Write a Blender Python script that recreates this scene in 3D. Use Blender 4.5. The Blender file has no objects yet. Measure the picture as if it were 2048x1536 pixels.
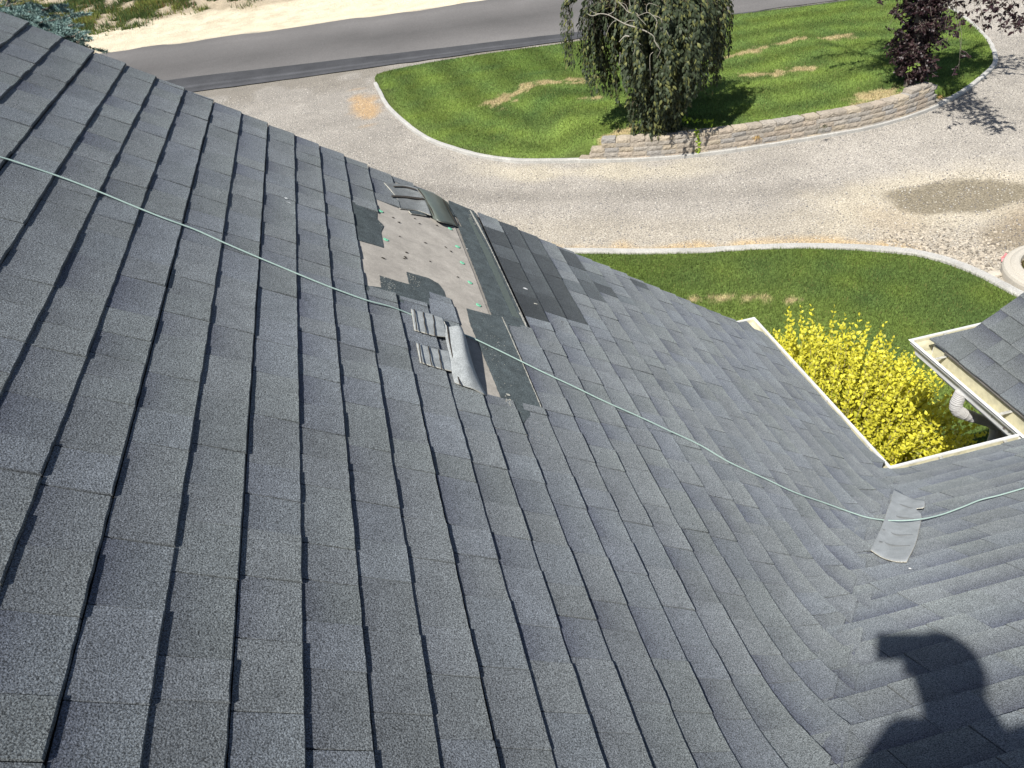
import bpy, math, random
import numpy as np
from mathutils import Vector
random.seed(7); rng = np.random.default_rng(11)
scene = bpy.context.scene
# ------------------------------------------------------------------ camera
YAW, PITCH, ROLL, F = 0.14384, 0.65082, -0.13493, 1580.0
def cam_axes(yaw, pitch, roll):
    cy, sy = math.cos(yaw), math.sin(yaw); cp, sp = math.cos(pitch), math.sin(pitch)
    f = np.array([sy*cp, cy*cp, -sp]); r0 = np.array([cy, -sy, 0.]); u0 = np.cross(r0, f)
    cr, sr = math.cos(roll), math.sin(roll)
    return cr*r0+sr*u0, -sr*r0+cr*u0, f
CR, CU, CF = cam_axes(YAW, PITCH, ROLL)
cd = bpy.data.cameras.new('camera'); cam = bpy.data.objects.new('camera', cd)
scene.collection.objects.link(cam); scene.camera = cam
cd.sensor_fit = 'HORIZONTAL'; cd.sensor_width = 36.0; cd.lens = 36.0*F/2048
cd.clip_start = 0.02; cd.clip_end = 3000
from mathutils import Matrix
cam.matrix_world = Matrix(((CR[0], CU[0], -CF[0], 0), (CR[1], CU[1], -CF[1], 0), (CR[2], CU[2], -CF[2], 0), (0, 0, 0, 1)))
# ------------------------------------------------------------------ light
SUN = np.array([0.4432, 0.4211, -0.7913])          # the way the light travels
world = bpy.data.worlds.new('World'); scene.world = world; world.use_nodes = True
wt = world.node_tree; sky = wt.nodes.new('ShaderNodeTexSky'); sky.sky_type = 'NISHITA'; sky.sun_disc = False
sky.sun_elevation = math.asin(-SUN[2]); sky.sun_rotation = math.atan2(-SUN[0], -SUN[1])
sky.altitude = 300; sky.air_density = 1.0; sky.dust_density = 1.0
bg = wt.nodes['Background']; bg.inputs[1].default_value = 0.082
wt.links.new(sky.outputs[0], bg.inputs[0])
sl = bpy.data.lights.new('sun', 'SUN'); so = bpy.data.objects.new('sun', sl); scene.collection.objects.link(so)
sl.energy = 5.0; sl.angle = math.radians(0.65); sl.color = (1.0, 0.965, 0.90)
so.rotation_euler = Vector(SUN).to_track_quat('-Z', 'Y').to_euler(); so.location = (-4, -4, 12)
vs = scene.view_settings; scene.display_settings.display_device = 'sRGB'
vs.view_transform = 'Standard'; vs.look = 'None'; vs.exposure = 0.30; vs.gamma = 1.0
scene.render.film_transparent = False
# ------------------------------------------------------------------ geometry of the place (metres, camera at the origin)
AL, D0, X0, EXPO, YR = 0.61048, 1.6764, -0.3629, 0.143, 4.43865
EX = EXPO*math.cos(AL); TA = math.tan(AL)
TB, YE, ZE, XE = 0.69, 2.83, -3.43, 2.505
TC, XC, YRC = 0.65, 3.56, 3.76
GZ = -6.5
def ray(x, y): return (x-1024)/F*CR-(y-768)/F*CU+CF
def at_z(x, y, z): d = ray(x, y); return d*(z/d[2])
NA = np.array([math.sin(AL), 0, math.cos(AL)])
def at_A(x, y, h=0.0): d = ray(x, y); return d*(-(D0*math.cos(AL)-h)/(NA@d))
zA = lambda x: -D0-TA*x
zB = lambda y: ZE-TB*(y-YE)
zC = lambda x: ZE+TC*(x-XC)
def smax(a, b, k=0.16):
    h = np.maximum(k-np.abs(a-b), 0)/k
    return np.maximum(a, b)+h*h*k/4
def lat(x, y, s, seed=0):          # cheap smooth noise, arrays welcome
    x = np.asarray(x, float)/s; y = np.asarray(y, float)/s
    xi = np.floor(x); yi = np.floor(y); fx = x-xi; fy = y-yi
    fx = fx*fx*(3-2*fx); fy = fy*fy*(3-2*fy)
    def hsh(a, b):
        v = np.sin(a*127.1+b*311.7+seed*74.7)*43758.5453
        return v-np.floor(v)
    return (hsh(xi, yi)*(1-fx)+hsh(xi+1, yi)*fx)*(1-fy)+(hsh(xi, yi+1)*(1-fx)+hsh(xi+1, yi+1)*fx)*fy-0.5
def surf(x, y, which):
    x = np.asarray(x, float); y = np.asarray(y, float)
    w = 0.007*lat(x, y, 1.1, 3)+0.002*lat(x, y, 0.31, 5)
    if which == 'C': return zC(x)+w
    return smax(zA(x), zB(y))+w
def on_roof(x, y, h=0.0):           # pixel ray onto the rounded main roof
    d = ray(x, y); t = 0.8
    for i in range(4000):
        p = d*t
        if p[2] <= float(surf(p[0], p[1], 'A'))+h: break
        t += 0.003
    return p
# ------------------------------------------------------------------ mesh helpers
def link(o, parent=None):
    scene.collection.objects.link(o)
    if parent is not None: o.parent = parent
    return o
def mesh(name, V, Fc, mat, parent=None, tint=None, smooth=False):
    me = bpy.data.meshes.new(name)
    V = np.asarray(V, dtype=np.float32).reshape(-1, 3)
    if isinstance(Fc, np.ndarray):
        n, k = Fc.shape
        me.vertices.add(len(V)); me.vertices.foreach_set('co', V.ravel())
        me.loops.add(n*k); me.loops.foreach_set('vertex_index', Fc.astype(np.int32).ravel())
        me.polygons.add(n); me.polygons.foreach_set('loop_start', np.arange(0, n*k, k, dtype=np.int32))
        me.polygons.foreach_set('loop_total', np.full(n, k, dtype=np.int32))
        me.update(calc_edges=True)
    else:
        me.from_pydata([tuple(map(float, v)) for v in V], [], Fc)
    if tint is not None:
        a = me.color_attributes.new('tint', 'FLOAT_COLOR', 'POINT')
        t = np.asarray(tint, dtype=np.float32)
        if t.ndim == 1: t = np.stack([t, t, t], 1)
        t = np.concatenate([t, np.ones((len(t), 1), np.float32)], 1)
        a.data.foreach_set('color', t.ravel())
    if smooth: me.polygons.foreach_set('use_smooth', [True]*len(me.polygons))
    me.validate(); me.update()
    me.materials.append(mat)
    return link(bpy.data.objects.new(name, me), parent)
def tag(o, label=None, cat=None, group=None, kind=None):
    if label: o['label'] = label
    if cat: o['category'] = cat
    if group: o['group'] = group
    if kind: o['kind'] = kind
    return o
def empty(name, loc, label, cat, group=None):
    o = link(bpy.data.objects.new(name, None)); o.location = loc; o.empty_display_size = 0.1
    return tag(o, label, cat, group)
class MB:
    def __init__(s): s.v = []; s.f = []; s.t = []
    def add(s, V, Fc, t=(1, 1, 1)):
        b = len(s.v); s.v += [tuple(map(float, p)) for p in V]; s.f += [tuple(i+b for i in q) for q in Fc]; s.t += [tuple(t)]*len(V)
    def box(s, c, d, ax=None, t=(1, 1, 1)):
        c = np.array(c, float); ax = np.eye(3) if ax is None else np.array(ax, float)
        V = [c+ax[0]*d[0]*i/2+ax[1]*d[1]*j/2+ax[2]*d[2]*k/2 for i in (-1, 1) for j in (-1, 1) for k in (-1, 1)]
        s.add(V, [(0, 1, 3, 2), (4, 6, 7, 5), (0, 4, 5, 1), (2, 3, 7, 6), (0, 2, 6, 4), (1, 5, 7, 3)], t)
    def tube(s, P, R, n=8, t=(1, 1, 1), flat=1.0, cap=True):
        P = [np.array(p, float) for p in P]; R = R if hasattr(R, '__len__') else [R]*len(P)
        b = len(s.v); up = np.array([0.13, 0.21, 0.97])
        for i, p in enumerate(P):
            d = P[min(i+1, len(P)-1)]-P[max(i-1, 0)]; d = d/(np.linalg.norm(d)+1e-9)
            a = np.cross(d, up); a /= np.linalg.norm(a)+1e-9; c = np.cross(a, d)
            for k in range(n):
                w = 2*math.pi*k/n
                s.v.append(tuple(p+R[i]*(a*math.cos(w)+c*math.sin(w)*flat))); s.t.append(tuple(t))
        for i in range(len(P)-1):
            for k in range(n):
                k2 = (k+1) % n
                s.f.append((b+i*n+k, b+i*n+k2, b+(i+1)*n+k2, b+(i+1)*n+k))
        if cap:
            s.f.append(tuple(b+k for k in range(n))[::-1]); s.f.append(tuple(b+(len(P)-1)*n+k for k in range(n)))
    def build(s, name, mat, parent=None, smooth=False):
        return mesh(name, s.v, s.f, mat, parent, s.t, smooth)
# ------------------------------------------------------------------ materials
def mat(name, base=(1, 1, 1), rough=0.9, tint=True, fine=None, coarse=None, bump=None, spec=0.3, trans=0.0, metal=0.0, emboss=None):
    """base colour x 'tint' attribute x fine noise x coarse noise, with bumps"""
    m = bpy.data.materials.new(name); m.use_nodes = True; nt = m.node_tree; N = nt.nodes; L = nt.links
    p = N['Principled BSDF']; p.inputs['Roughness'].default_value = rough; p.inputs['Specular IOR Level'].default_value = spec
    p.inputs['Metallic'].default_value = metal
    if 'Diffuse Roughness' in p.inputs: p.inputs['Diffuse Roughness'].default_value = 1.0 if name in ('asphalt_shingle', 'unweathered_granules', 'ground_gravel', 'underlayment_felt', 'lawn_turf') else 0.2
    col = N.new('ShaderNodeRGB'); col.outputs[0].default_value = (*base, 1); cur = col.outputs[0]
    tc = N.new('ShaderNodeTexCoord')
    def mul(a, b):
        x = N.new('ShaderNodeMix'); x.data_type = 'RGBA'; x.blend_type = 'MULTIPLY'; x.inputs[0].default_value = 1
        L.new(a, x.inputs[6]); L.new(b, x.inputs[7]); return x.outputs[2]
    if tint:
        at = N.new('ShaderNodeAttribute'); at.attribute_name = 'tint'; cur = mul(cur, at.outputs[0])
    stretch = None
    def noise(scale, lo, hi, pos0, pos1, det=2.0, clo=None, chi=None):
        n = N.new('ShaderNodeTexNoise'); n.inputs['Scale'].default_value = scale; n.inputs['Detail'].default_value = det
        n.inputs['Roughness'].default_value = 0.6
        L.new(tc.outputs['Object'], n.inputs['Vector'])
        r = N.new('ShaderNodeValToRGB'); e = r.color_ramp.elements
        e[0].position = pos0; e[1].position = pos1
        e[0].color = (*(clo or (lo, lo, lo)), 1); e[1].color = (*(chi or (hi, hi, hi)), 1)
        L.new(n.outputs['Fac'], r.inputs[0]); return r.outputs[0], n
    nf = None
    for spec_ in (fine or []):
        o, nf_ = noise(*spec_); nf = nf or nf_; cur = mul(cur, o)
    if coarse:
        for c_ in coarse: o, _ = noise(*c_); cur = mul(cur, o)
    L.new(cur, p.inputs['Base Color'])
    if bump:
        prev = None
        for sc, st, dist in bump:
            n = N.new('ShaderNodeTexNoise'); n.inputs['Scale'].default_value = sc; n.inputs['Detail'].default_value = 3
            L.new(tc.outputs['Object'], n.inputs['Vector'])
            b = N.new('ShaderNodeBump'); b.inputs['Strength'].default_value = st; b.inputs['Distance'].default_value = dist
            L.new(n.outputs['Fac'], b.inputs['Height'])
            if prev: L.new(prev, b.inputs['Normal'])
            prev = b.outputs[0]
        L.new(prev, p.inputs['Normal'])
    if trans:
        tr = N.new('ShaderNodeBsdfTranslucent'); L.new(cur, tr.inputs[0])
        mx = N.new('ShaderNodeMixShader'); mx.inputs[0].default_value = trans
        L.new(p.outputs[0], mx.inputs[1]); L.new(tr.outputs[0], mx.inputs[2]); L.new(mx.outputs[0], N['Material Output'].inputs[0])
    return m
SH_FINE = [(300, 0.26, 1.80, 0.35, 0.66, 3.0), (620, 0.7, 1.3, 0.35, 0.65, 2.0)]
M_shingle = mat('asphalt_shingle', (0.148, 0.162, 0.170), 0.85, True, SH_FINE, [(1.6, 0.90, 1.08, 0.3, 0.7, 5.0), (9, 0.90, 1.08, 0.3, 0.7, 4.0), (28, 0.94, 1.05, .3, .7, 3.0)], [(260, 0.75, 0.004)], 0.35)
M_dark = mat('unweathered_granules', (0.052, 0.064, 0.068), 0.9, True, [(240, 0.4, 1.8, 0.35, 0.7, 3.0)], [(20, 0.75, 1.3, 0.3, 0.7, 4.0)], [(260, 0.6, 0.003)])
M_felt = mat('underlayment_felt', (0.300, 0.280, 0.252), 0.95, True, [(170, 0.86, 1.12, 0.3, 0.7, 3.0)], [(9, 0.82, 1.12, 0.35, 0.7, 4.0), (40, 0.93, 1.06, .3, .7, 3.0)], [(60, 0.15, 0.004), (12, 0.3, 0.01)])
M_back = mat('shingle_underside', (0.26, 0.275, 0.275), 0.9, True, [(240, 0.65, 1.25, 0.35, 0.7, 4.0)], [(22, 0.78, 1.15, 0.3, 0.7, 4.0)], [(200, 0.15, 0.002)], 0.45)
M_backlight = mat('faded_underside', (0.34, 0.36, 0.365), 0.85, True, [(260, 0.85, 1.12, 0.35, 0.7, 3.0)], [(16, 0.85, 1.12, 0.3, 0.7, 4.0)], None, 0.5)
M_green = mat('bent_shingle_green', (0.115, 0.135, 0.115), 0.45, True, [(200, 0.85, 1.15, 0.3, 0.7, 3.0)], [(15, .85, 1.12, .3, .7, 3.0)], None, 0.6)
M_tar = mat('sealant_strip', (0.10, 0.12, 0.105), 0.55, True, [(120, 0.75, 1.2, 0.3, 0.7, 4.0)], None, None, 0.5)
M_slit = mat('pressed_line', (0.24, 0.25, 0.25), 0.9, False)
M_ridge = mat('sealant_ridge', (0.05, 0.042, 0.034), 0.7, False, [(200, 0.5, 1.7, 0.35, 0.7, 3.0)])
M_torn = mat('torn_fibre_edge', (0.52, 0.50, 0.43), 0.9, False, [(300, 0.35, 1.3, 0.35, 0.6, 3.0)])
M_nailcap = mat('green_nail_cap', (0.20, 0.62, 0.38), 0.4, False, None, None, None, 0.5)
M_metal = mat('nail_head', (0.5, 0.5, 0.48), 0.4, False, metal=0.8)
M_rope = mat('mint_rope', (0.38, 0.50, 0.455), 0.7, False, [(400, 0.75, 1.2, 0.3, 0.7, 2.0)], None, [(500, 0.5, 0.002)])
M_gutw = mat('white_gutter_paint', (0.78, 0.78, 0.76), 0.35, False, None, [(9, 0.86, 1.04, 0.35, 0.6, 4.0)], None, 0.5)
M_gutc = mat('cream_gutter_inside', (0.62, 0.585, 0.42), 0.45, False, None, [(14, 0.72, 1.08, 0.3, 0.6, 4.0)], None, 0.45)
M_strap = mat('gutter_hanger_metal', (0.50, 0.49, 0.44), 0.45, False, None, [(60, .6, 1.1, .3, .6, 3.0)])
M_dirt = mat('gutter_dirt', (0.17, 0.12, 0.085), 0.95, True, [(90, 0.5, 1.6, 0.35, 0.7, 4.0)])
M_wall = mat('pale_siding', (0.46, 0.45, 0.43), 0.8, False, [(60, 0.92, 1.05, 0.3, 0.7, 3.0)])
M_soffit = mat('soffit', (0.7, 0.69, 0.66), 0.7, False)
M_spout = mat('downspout_paint', (0.50, 0.49, 0.48), 0.5, False, None, [(20, .85, 1.05, .3, .7, 3.0)])
M_red = mat('red_paint', (0.45, 0.05, 0.04), 0.5, False)
M_pink = mat('pink_ribbon', (0.75, 0.32, 0.33), 0.7, False)
M_ground = mat('ground_gravel', (1, 1, 1), 0.97, True, [(36, 0.52, 1.42, 0.36, 0.64, 6.0)], [(2.3, 0.9, 1.09, 0.3, 0.7, 5.0)], [(30, 0.6, 0.03)], 0.2)
M_stone = mat('gravel_stone', (1, 1, 1), 0.9, True, spec=0.2)
M_road = mat('old_asphalt', (0.142, 0.136, 0.132), 0.9, True, [(28, 0.8, 1.2, 0.3, 0.7, 6.0)], [(0.35, 0.88, 1.1, 0.3, 0.7, 5.0)], [(60, 0.3, 0.01)], 0.3)
M_road2 = mat('patch_asphalt', (0.062, 0.062, 0.065), 0.9, True, [(30, 0.7, 1.3, 0.3, 0.7, 6.0)], [(1.2, 0.8, 1.3, 0.3, 0.7, 5.0)], [(60, 0.3, 0.01)], 0.3)
M_lawn = mat('lawn_turf', (1, 1, 1), 0.95, True, [(24, 0.5, 1.35, 0.3, 0.7, 5.0)], [(1.1, 0.9, 1.1, 0.3, 0.7, 3.0)], [(25, 0.7, 0.04)], 0.1)
M_blade = mat('grass_blade', (1, 1, 1), 0.75, True, spec=0.2, trans=0.25)
M_conc = mat('concrete_edging', (0.50, 0.485, 0.45), 0.9, True, [(40, 0.75, 1.12, 0.3, 0.65, 4.0)], [(3, 0.85, 1.1, 0.3, 0.7, 4.0)], [(90, 0.3, 0.01)])
M_ringc = mat('planter_concrete', (0.52, 0.48, 0.41), 0.9, True, [(60, 0.85, 1.1, 0.3, 0.7, 4.0)], None, [(120, 0.2, 0.006)])
M_block = mat('split_face_block', (1, 1, 1), 0.95, True, [(34, 0.72, 1.22, 0.3, 0.7, 5.0)], [(5, 0.88, 1.1, 0.3, 0.7, 3.0)], [(22, 0.8, 0.03)])
M_leaf = mat('dark_leaf', (1, 1, 1), 0.55, True, trans=0.22, spec=0.3)
M_leafp = mat('purple_leaf', (1, 1, 1), 0.45, True, trans=0.12, spec=0.5)
M_leafy = mat('golden_leaf', (1, 1, 1), 0.5, True, trans=0.3, spec=0.4)
M_needle = mat('spruce_needle', (1, 1, 1), 0.6, True, trans=0.05, spec=0.3)
M_bark = mat('bark', (0.16, 0.14, 0.115), 0.95, True, [(60, 0.6, 1.3, 0.3, 0.7, 4.0)], None, [(50, 0.8, 0.01)])
M_twig = mat('pale_twig', (0.40, 0.37, 0.31), 0.85, True)
M_skin = mat('skin', (0.5, 0.3, 0.22), 0.6, False); M_cloth = mat('shirt_cloth', (0.12, 0.14, 0.18), 0.9, False)
M_hair = mat('hair', (0.04, 0.03, 0.02), 0.8, False); M_phone = mat('phone_glass', (0.02, 0.02, 0.02), 0.2, False)
# ------------------------------------------------------------------ the house and its shingled slopes
house = empty('house', (2.0, 0.0, GZ), 'house with blue grey shingle roofs, its near slope patched down to bare felt', 'house')
hp = np.array(house.location)
def part(name, V, Fc, m, parent=house, **k):
    """vertices in world coordinates; parent chain of empties/meshes only translated at the house base"""
    return mesh(name, np.asarray(V, float)-hp, Fc, m, parent, **k)
class Shingles:
    def __init__(s, which): s.v = []; s.f = []; s.t = []; s.w = which
    def tab(s, u0, u1, v0, v1, clips, th, base, col, tograd, joint=True, step=0.04, uv=None, jit=0.0010, skirt=0.010, over=0.0):
        if v1-v0 < 0.004: return
        nv = max(1, int(math.ceil((v1-v0)/step))); nu = 5
        us = [u0+(u1-u0)*i/nu for i in range(nu+1)]; vsx = [v0+(v1-v0)*j/nv for j in range(nv+1)]
        pts = {}; faces = []; edges = {}
        bj = [random.uniform(-jit, jit) for _ in vsx]
        polys = []
        for i in range(nu):
            for j in range(nv):
                q = [(us[i], vsx[j]), (us[i+1]+(bj[j] if i == nu-1 else 0), vsx[j]), (us[i+1]+(bj[j+1] if i == nu-1 else 0), vsx[j+1]), (us[i], vsx[j+1])]
                for (a, b, c) in clips:
                    if not q: break
                    out = []
                    for k in range(len(q)):
                        p, r = q[k], q[(k+1) % len(q)]
                        X, Y = uv(*p); dp = a*X+b*Y-c; X, Y = uv(*r); dr = a*X+b*Y-c
                        if dp <= 0: out.append(p)
                        if (dp < 0 < dr) or (dr < 0 < dp):
                            w = dp/(dp-dr); out.append((p[0]+(r[0]-p[0])*w, p[1]+(r[1]-p[1])*w))
                    q = out
                if len(q) >= 3: polys.append(q)
        if not polys: return
        for q in polys:
            ids = []
            for p in q:
                key = (round(p[0], 5), round(p[1], 5))
                if key not in pts: pts[key] = len(pts)
                if not ids or ids[-1] != pts[key]: ids.append(pts[key])
            if len(ids) > 1 and ids[0] == ids[-1]: ids.pop()
            if len(ids) < 3: continue
            faces.append(ids)
            for k in range(len(ids)):
                e_ = (ids[k], ids[(k+1) % len(ids)])
                edges[e_] = edges.get(e_, 0)+1
        keys = list(pts.keys()); K = np.array(keys)
        XY = np.array([uv(*k) for k in keys]); Z = surf(XY[:, 0], XY[:, 1], s.w)
        t = np.clip((K[:, 0]-u0)/(u1-u0), 0, 1)
        off = base+over+t*(th)
        off = off+0.0012*lat(XY[:, 0], XY[:, 1], 0.07, int(th*1e5))
        P = np.column_stack([XY, Z+off*1.22])
        b0 = len(s.v); s.v += [tuple(p) for p in P]
        # printed bluish dark band at tab tops, plus painted shade line and butt highlight
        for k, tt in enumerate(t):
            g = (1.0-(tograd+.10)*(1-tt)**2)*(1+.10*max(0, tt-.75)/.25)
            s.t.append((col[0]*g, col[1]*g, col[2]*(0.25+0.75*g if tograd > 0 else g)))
        orient = 1
        X0_, X1_, X2_ = P[faces[0][0]], P[faces[0][1]], P[faces[0][2]]
        if np.cross(X1_-X0_, X2_-X0_)[2] < 0: orient = -1
        for fc in faces: s.f.append(tuple(b0+i for i in (fc if orient > 0 else fc[::-1])))
        low = {}
        for (a, b), n in list(edges.items()):
            if (b, a) in edges: continue
            for q in (a, b):
                if q not in low:
                    low[q] = len(s.v); p = P[q]; s.v.append((p[0], p[1], p[2]-skirt)); s.t.append((0.45, 0.45, 0.45))
            quad = (b0+b, b0+a, low[a], low[b])
            s.f.append(quad if orient > 0 else quad[::-1])
VC = 1/math.hypot(TA, TB)
CV = lambda e_: [(1.72, -1.51, .124)]         # slope A is cut a hand's width beyond the valley
def tone():
    r = random.random()
    w = random.choice([(1, 1, 1), (1, 1, 1.01), (.985, 1, 1.03), (1.0, 1.01, .99), (1.01, 1.01, 1.0), (.975, .985, 1.035)])
    b = random.uniform(0.93, 1.06)
    return tuple(b*c for c in w)
def darktone(f): return (0.43*f, 0.445*f, 0.455*f)
def cut_intervals(ints, a, b):
    out = []
    for p, q in ints:
        lo, hi = max(a, p), min(b, q)
        if hi-lo > 0.004: out.append((lo, hi))
    return out
FULL = [(-9, 9)]
holes = {2: [(-9, 2.93), (3.775, 9)], 3: [(-9, 2.94), (3.966, 9)], 4: [(-9, 3.084), (4.36, 9)], 5: [(-9, 2.365), (4.425, 9)], 6: [(-9, 2.375)], 7: [(-9, 3.07)]}
darkint = {8: [(3.20, 3.44, .62), (3.44, 3.62, .8), (3.62, 3.84, .78), (3.84, 4.02, 1.15), (4.02, 4.235, .8)], 9: [(3.335, 3.54, .78), (3.54, 3.76, .95), (3.76, 4.12, 1.15), (4.12, 4.44, .9)],
           10: [(3.345, 3.56, .8), (3.56, 3.86, .8), (3.86, 4.12, .85), (4.12, 4.42, 1.1)], 11: [(3.76, 3.90, 1.6)], 12: [(3.76, 3.99, 1.25), (3.99, 4.17, 1.6), (4.17, 4.40, .95)], 13: [(3.92, 4.045, .95), (4.045, 4.2, 1.7)], 16: [(4.30, 4.40, 1.0)], 14: [(3.9, 4.0, 1.9)]}
shA = Shingles('A'); uvA = lambda u, v: (u, v)
for j in range(-15, 26):
    u0 = X0+j*EX; u1 = u0+EX
    if j == 25: u1 = XE+0.004
    if j >= 26 or u0 > XE: continue
    wob = random.uniform(-0.002, 0.002)
    ytop = YR+random.uniform(-0.004, 0.004)
    bounds = []; y = -3.2+random.uniform(0, .2)
    thick = random.random() < .5; cur = y
    while cur < ytop:
        w = random.choice([0.105, 0.125, 0.14, 0.155, 0.175, 0.21]) + random.uniform(-.012, .012)
        bounds.append((cur, min(cur+w, ytop), thick)); cur += w
        thick = not thick if random.random() < .82 else thick
    di = darkint.get(j, [])
    segs = []
    for a, b, tk in bounds:           # keep away from the new dark tabs
        pieces = [(a, b)]
        for (da, db, _) in di:
            nxt = []
            for p, q in pieces:
                if q <= da or p >= db: nxt.append((p, q))
                else:
                    if p < da: nxt.append((p, da))
                    if q > db: nxt.append((db, q))
            pieces = nxt
        for p, q in pieces: segs.append((p, q, tk, None))
    for (da, db, f_) in di: segs.append((da, db, random.random() < .5, f_))
    for a, b, tk, dk in segs:
        for p, q in cut_intervals(holes.get(j, FULL), a, b):
            th = (0.0098 if tk else 0.0064)+random.uniform(-.0008, .0008)
            if j < 3: th *= 1.12
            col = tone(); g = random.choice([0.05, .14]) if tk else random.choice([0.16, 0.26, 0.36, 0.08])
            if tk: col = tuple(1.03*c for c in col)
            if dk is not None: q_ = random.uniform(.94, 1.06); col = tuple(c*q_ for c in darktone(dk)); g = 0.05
            gap = random.choice([.0008, .0012, .0018]); gap2 = random.choice([.0008, .0012, .0022, .0034])*(1.0 if u0 < 1.0 else 1.25)
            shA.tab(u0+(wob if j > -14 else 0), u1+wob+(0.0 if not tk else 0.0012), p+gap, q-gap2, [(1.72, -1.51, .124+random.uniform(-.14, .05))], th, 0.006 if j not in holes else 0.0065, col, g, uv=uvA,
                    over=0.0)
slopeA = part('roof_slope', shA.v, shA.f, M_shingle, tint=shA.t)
tag(slopeA, 'long steep slope of blue grey shingles with a torn open patch')
# slope B, falling away from the viewer to the short gutter
shB = Shingles('A'); uvB = lambda u, v: (v, u)
EYB = EXPO/math.sqrt(1+TB*TB)
nB = 34
for j in range(nB):
    u1 = YE+0.004-j*EYB; u0 = u1-EYB
    if u0 < -1.75: break
    cur = -3.0+random.uniform(0, .2); thick = random.random() < .5
    while cur < 7.5:
        w = random.choice([0.14, 0.165, 0.19, 0.22, 0.30])+random.uniform(-.012, .012)
        th = (0.0098 if thick else 0.0066)+random.uniform(-.0007, .0007)
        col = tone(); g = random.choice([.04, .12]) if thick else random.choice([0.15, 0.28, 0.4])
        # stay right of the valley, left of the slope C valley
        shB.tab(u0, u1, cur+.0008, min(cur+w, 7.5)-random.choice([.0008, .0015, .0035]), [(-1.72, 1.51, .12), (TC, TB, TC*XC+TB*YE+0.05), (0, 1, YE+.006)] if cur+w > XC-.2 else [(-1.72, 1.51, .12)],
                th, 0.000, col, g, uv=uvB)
        cur += w; thick = not thick if random.random() < .8 else thick
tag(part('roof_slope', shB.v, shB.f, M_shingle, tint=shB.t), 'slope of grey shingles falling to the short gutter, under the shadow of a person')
# slope C, across the gap
shC = Shingles('C'); uvC = lambda u, v: (XC-u, v)
EXC = EXPO/math.sqrt(1+TC*TC)
for j in range(16):
    u1 = 0.006-j*EXC; u0 = u1-EXC
    cur = -1.0; thick = False
    while cur < YRC:
        w = random.choice([0.14, 0.165, 0.19, 0.22])+random.uniform(-.012, .012)
        th = (0.0090 if thick else 0.0055)
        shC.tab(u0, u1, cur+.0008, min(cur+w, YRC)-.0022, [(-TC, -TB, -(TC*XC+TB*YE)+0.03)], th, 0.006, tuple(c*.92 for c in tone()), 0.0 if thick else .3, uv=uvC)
        cur += w; thick = not thick
# the little return piece of roof at the end of slope C (triangular, over the gutter corner)
tag(part('roof_slope', shC.v, shC.f, M_shingle, tint=shC.t), 'small grey shingle slope across the gap, rising to the right')
def slab(V, Fc, th): 
    n = len(V); V2 = [np.array(v, float) for v in V]+[np.array(v, float)-np.array([0, 0, th]) for v in V]
    F2 = [tuple(f) for f in Fc]+[tuple(i+n for i in f[::-1]) for f in Fc]
    E = {}
    for f in Fc:
        for k in range(len(f)): E[(f[k], f[(k+1) % len(f)])] = 1
    for (a, b) in E:
        if (b, a) not in E: F2.append((b, a, a+n, b+n))
    return V2, F2
def grid_surf(x0, x1, y0, y1, nx, ny, which, off, keep=None):
    V = []; Fc = []
    xs = np.linspace(x0, x1, nx+1); ys = np.linspace(y0, y1, ny+1)
    for x in xs:
        for y in ys: V.append((x, y, float(surf(x, y, which))+off))
    for i in range(nx):
        for j in range(ny):
            cx, cy = (xs[i]+xs[i+1])/2, (ys[j]+ys[j+1])/2
            if keep and not keep(cx, cy): continue
            a = i*(ny+1)+j; Fc.append((a, a+ny+1, a+ny+2, a+1))
    return V, Fc
# decking under everything (dark felt tone, thick slab) so that no gap shows light
V, Fc = slab(*grid_surf(-2.12, XE-.01, -1.75, YR-.008, 60, 60, 'A', -0.022), 0.03)
tag(part('roof_deck', V, Fc, M_felt, tint=np.full(len(V), .5)), 'decking under the long slope')
V, Fc = slab(*grid_surf(XE-.01, 7.4, -1.75, YE-.005, 80, 60, 'A', -0.022, lambda x, y: zB(y) > zC(x)-.1 or x < XC), 0.03)
part('roof_deck', V, Fc, M_felt, tint=np.full(len(V), .5))
V, Fc = slab(*grid_surf(XC+.0, XC+1.9, 1.0, YRC-.008, 10, 10, 'C', -0.010), 0.012)
part('roof_deck', V, Fc, M_felt, tint=np.full(len(V), .5))
# far sides of the ridges
RX, RY = X0-15*EX, -1.75
V, Fc = slab([(RX, -1.75, zA(RX)), (RX, YR, zA(RX)), (RX-4.4, YR, zA(RX)-3.1), (RX-4.4, -1.75, zA(RX)-3.1)], [(0, 1, 2, 3)], .04)
part('roof_back_slope', V, Fc, M_shingle, tint=np.full(len(V), 1.))
zr = float(zB(RY))
V, Fc = slab([(RX, RY, zr), (7.4, RY, zr), (7.4, RY-4, zr-2.76), (RX, RY-4, zr-2.76)], [(0, 3, 2, 1)], .04)
part('roof_back_slope', V, Fc, M_shingle, tint=np.full(len(V), 1.))
# rake boards
b = MB()
def rake_board(P0, P1, h=.14, t=.03):
    P0, P1 = np.array(P0), np.array(P1); d = P1-P0; L_ = np.linalg.norm(d); d /= L_
    b.box((P0+P1)/2-np.array([0, 0, h/2+.02]), (L_, t, h), [d, (0, 1, 0), np.cross(d, (0, 1, 0))])
rake_board((RX, YR-.02, zA(RX)), (XE, YR-.02, zA(XE))); rake_board((XC+.3, YRC-.02, zC(XC+.3)), (XC+1.9, YRC-.02, zC(XC+1.9)))
b.v = [tuple(np.array(p)-hp) for p in b.v]; b.build('rake_board', M_soffit, house)
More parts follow.
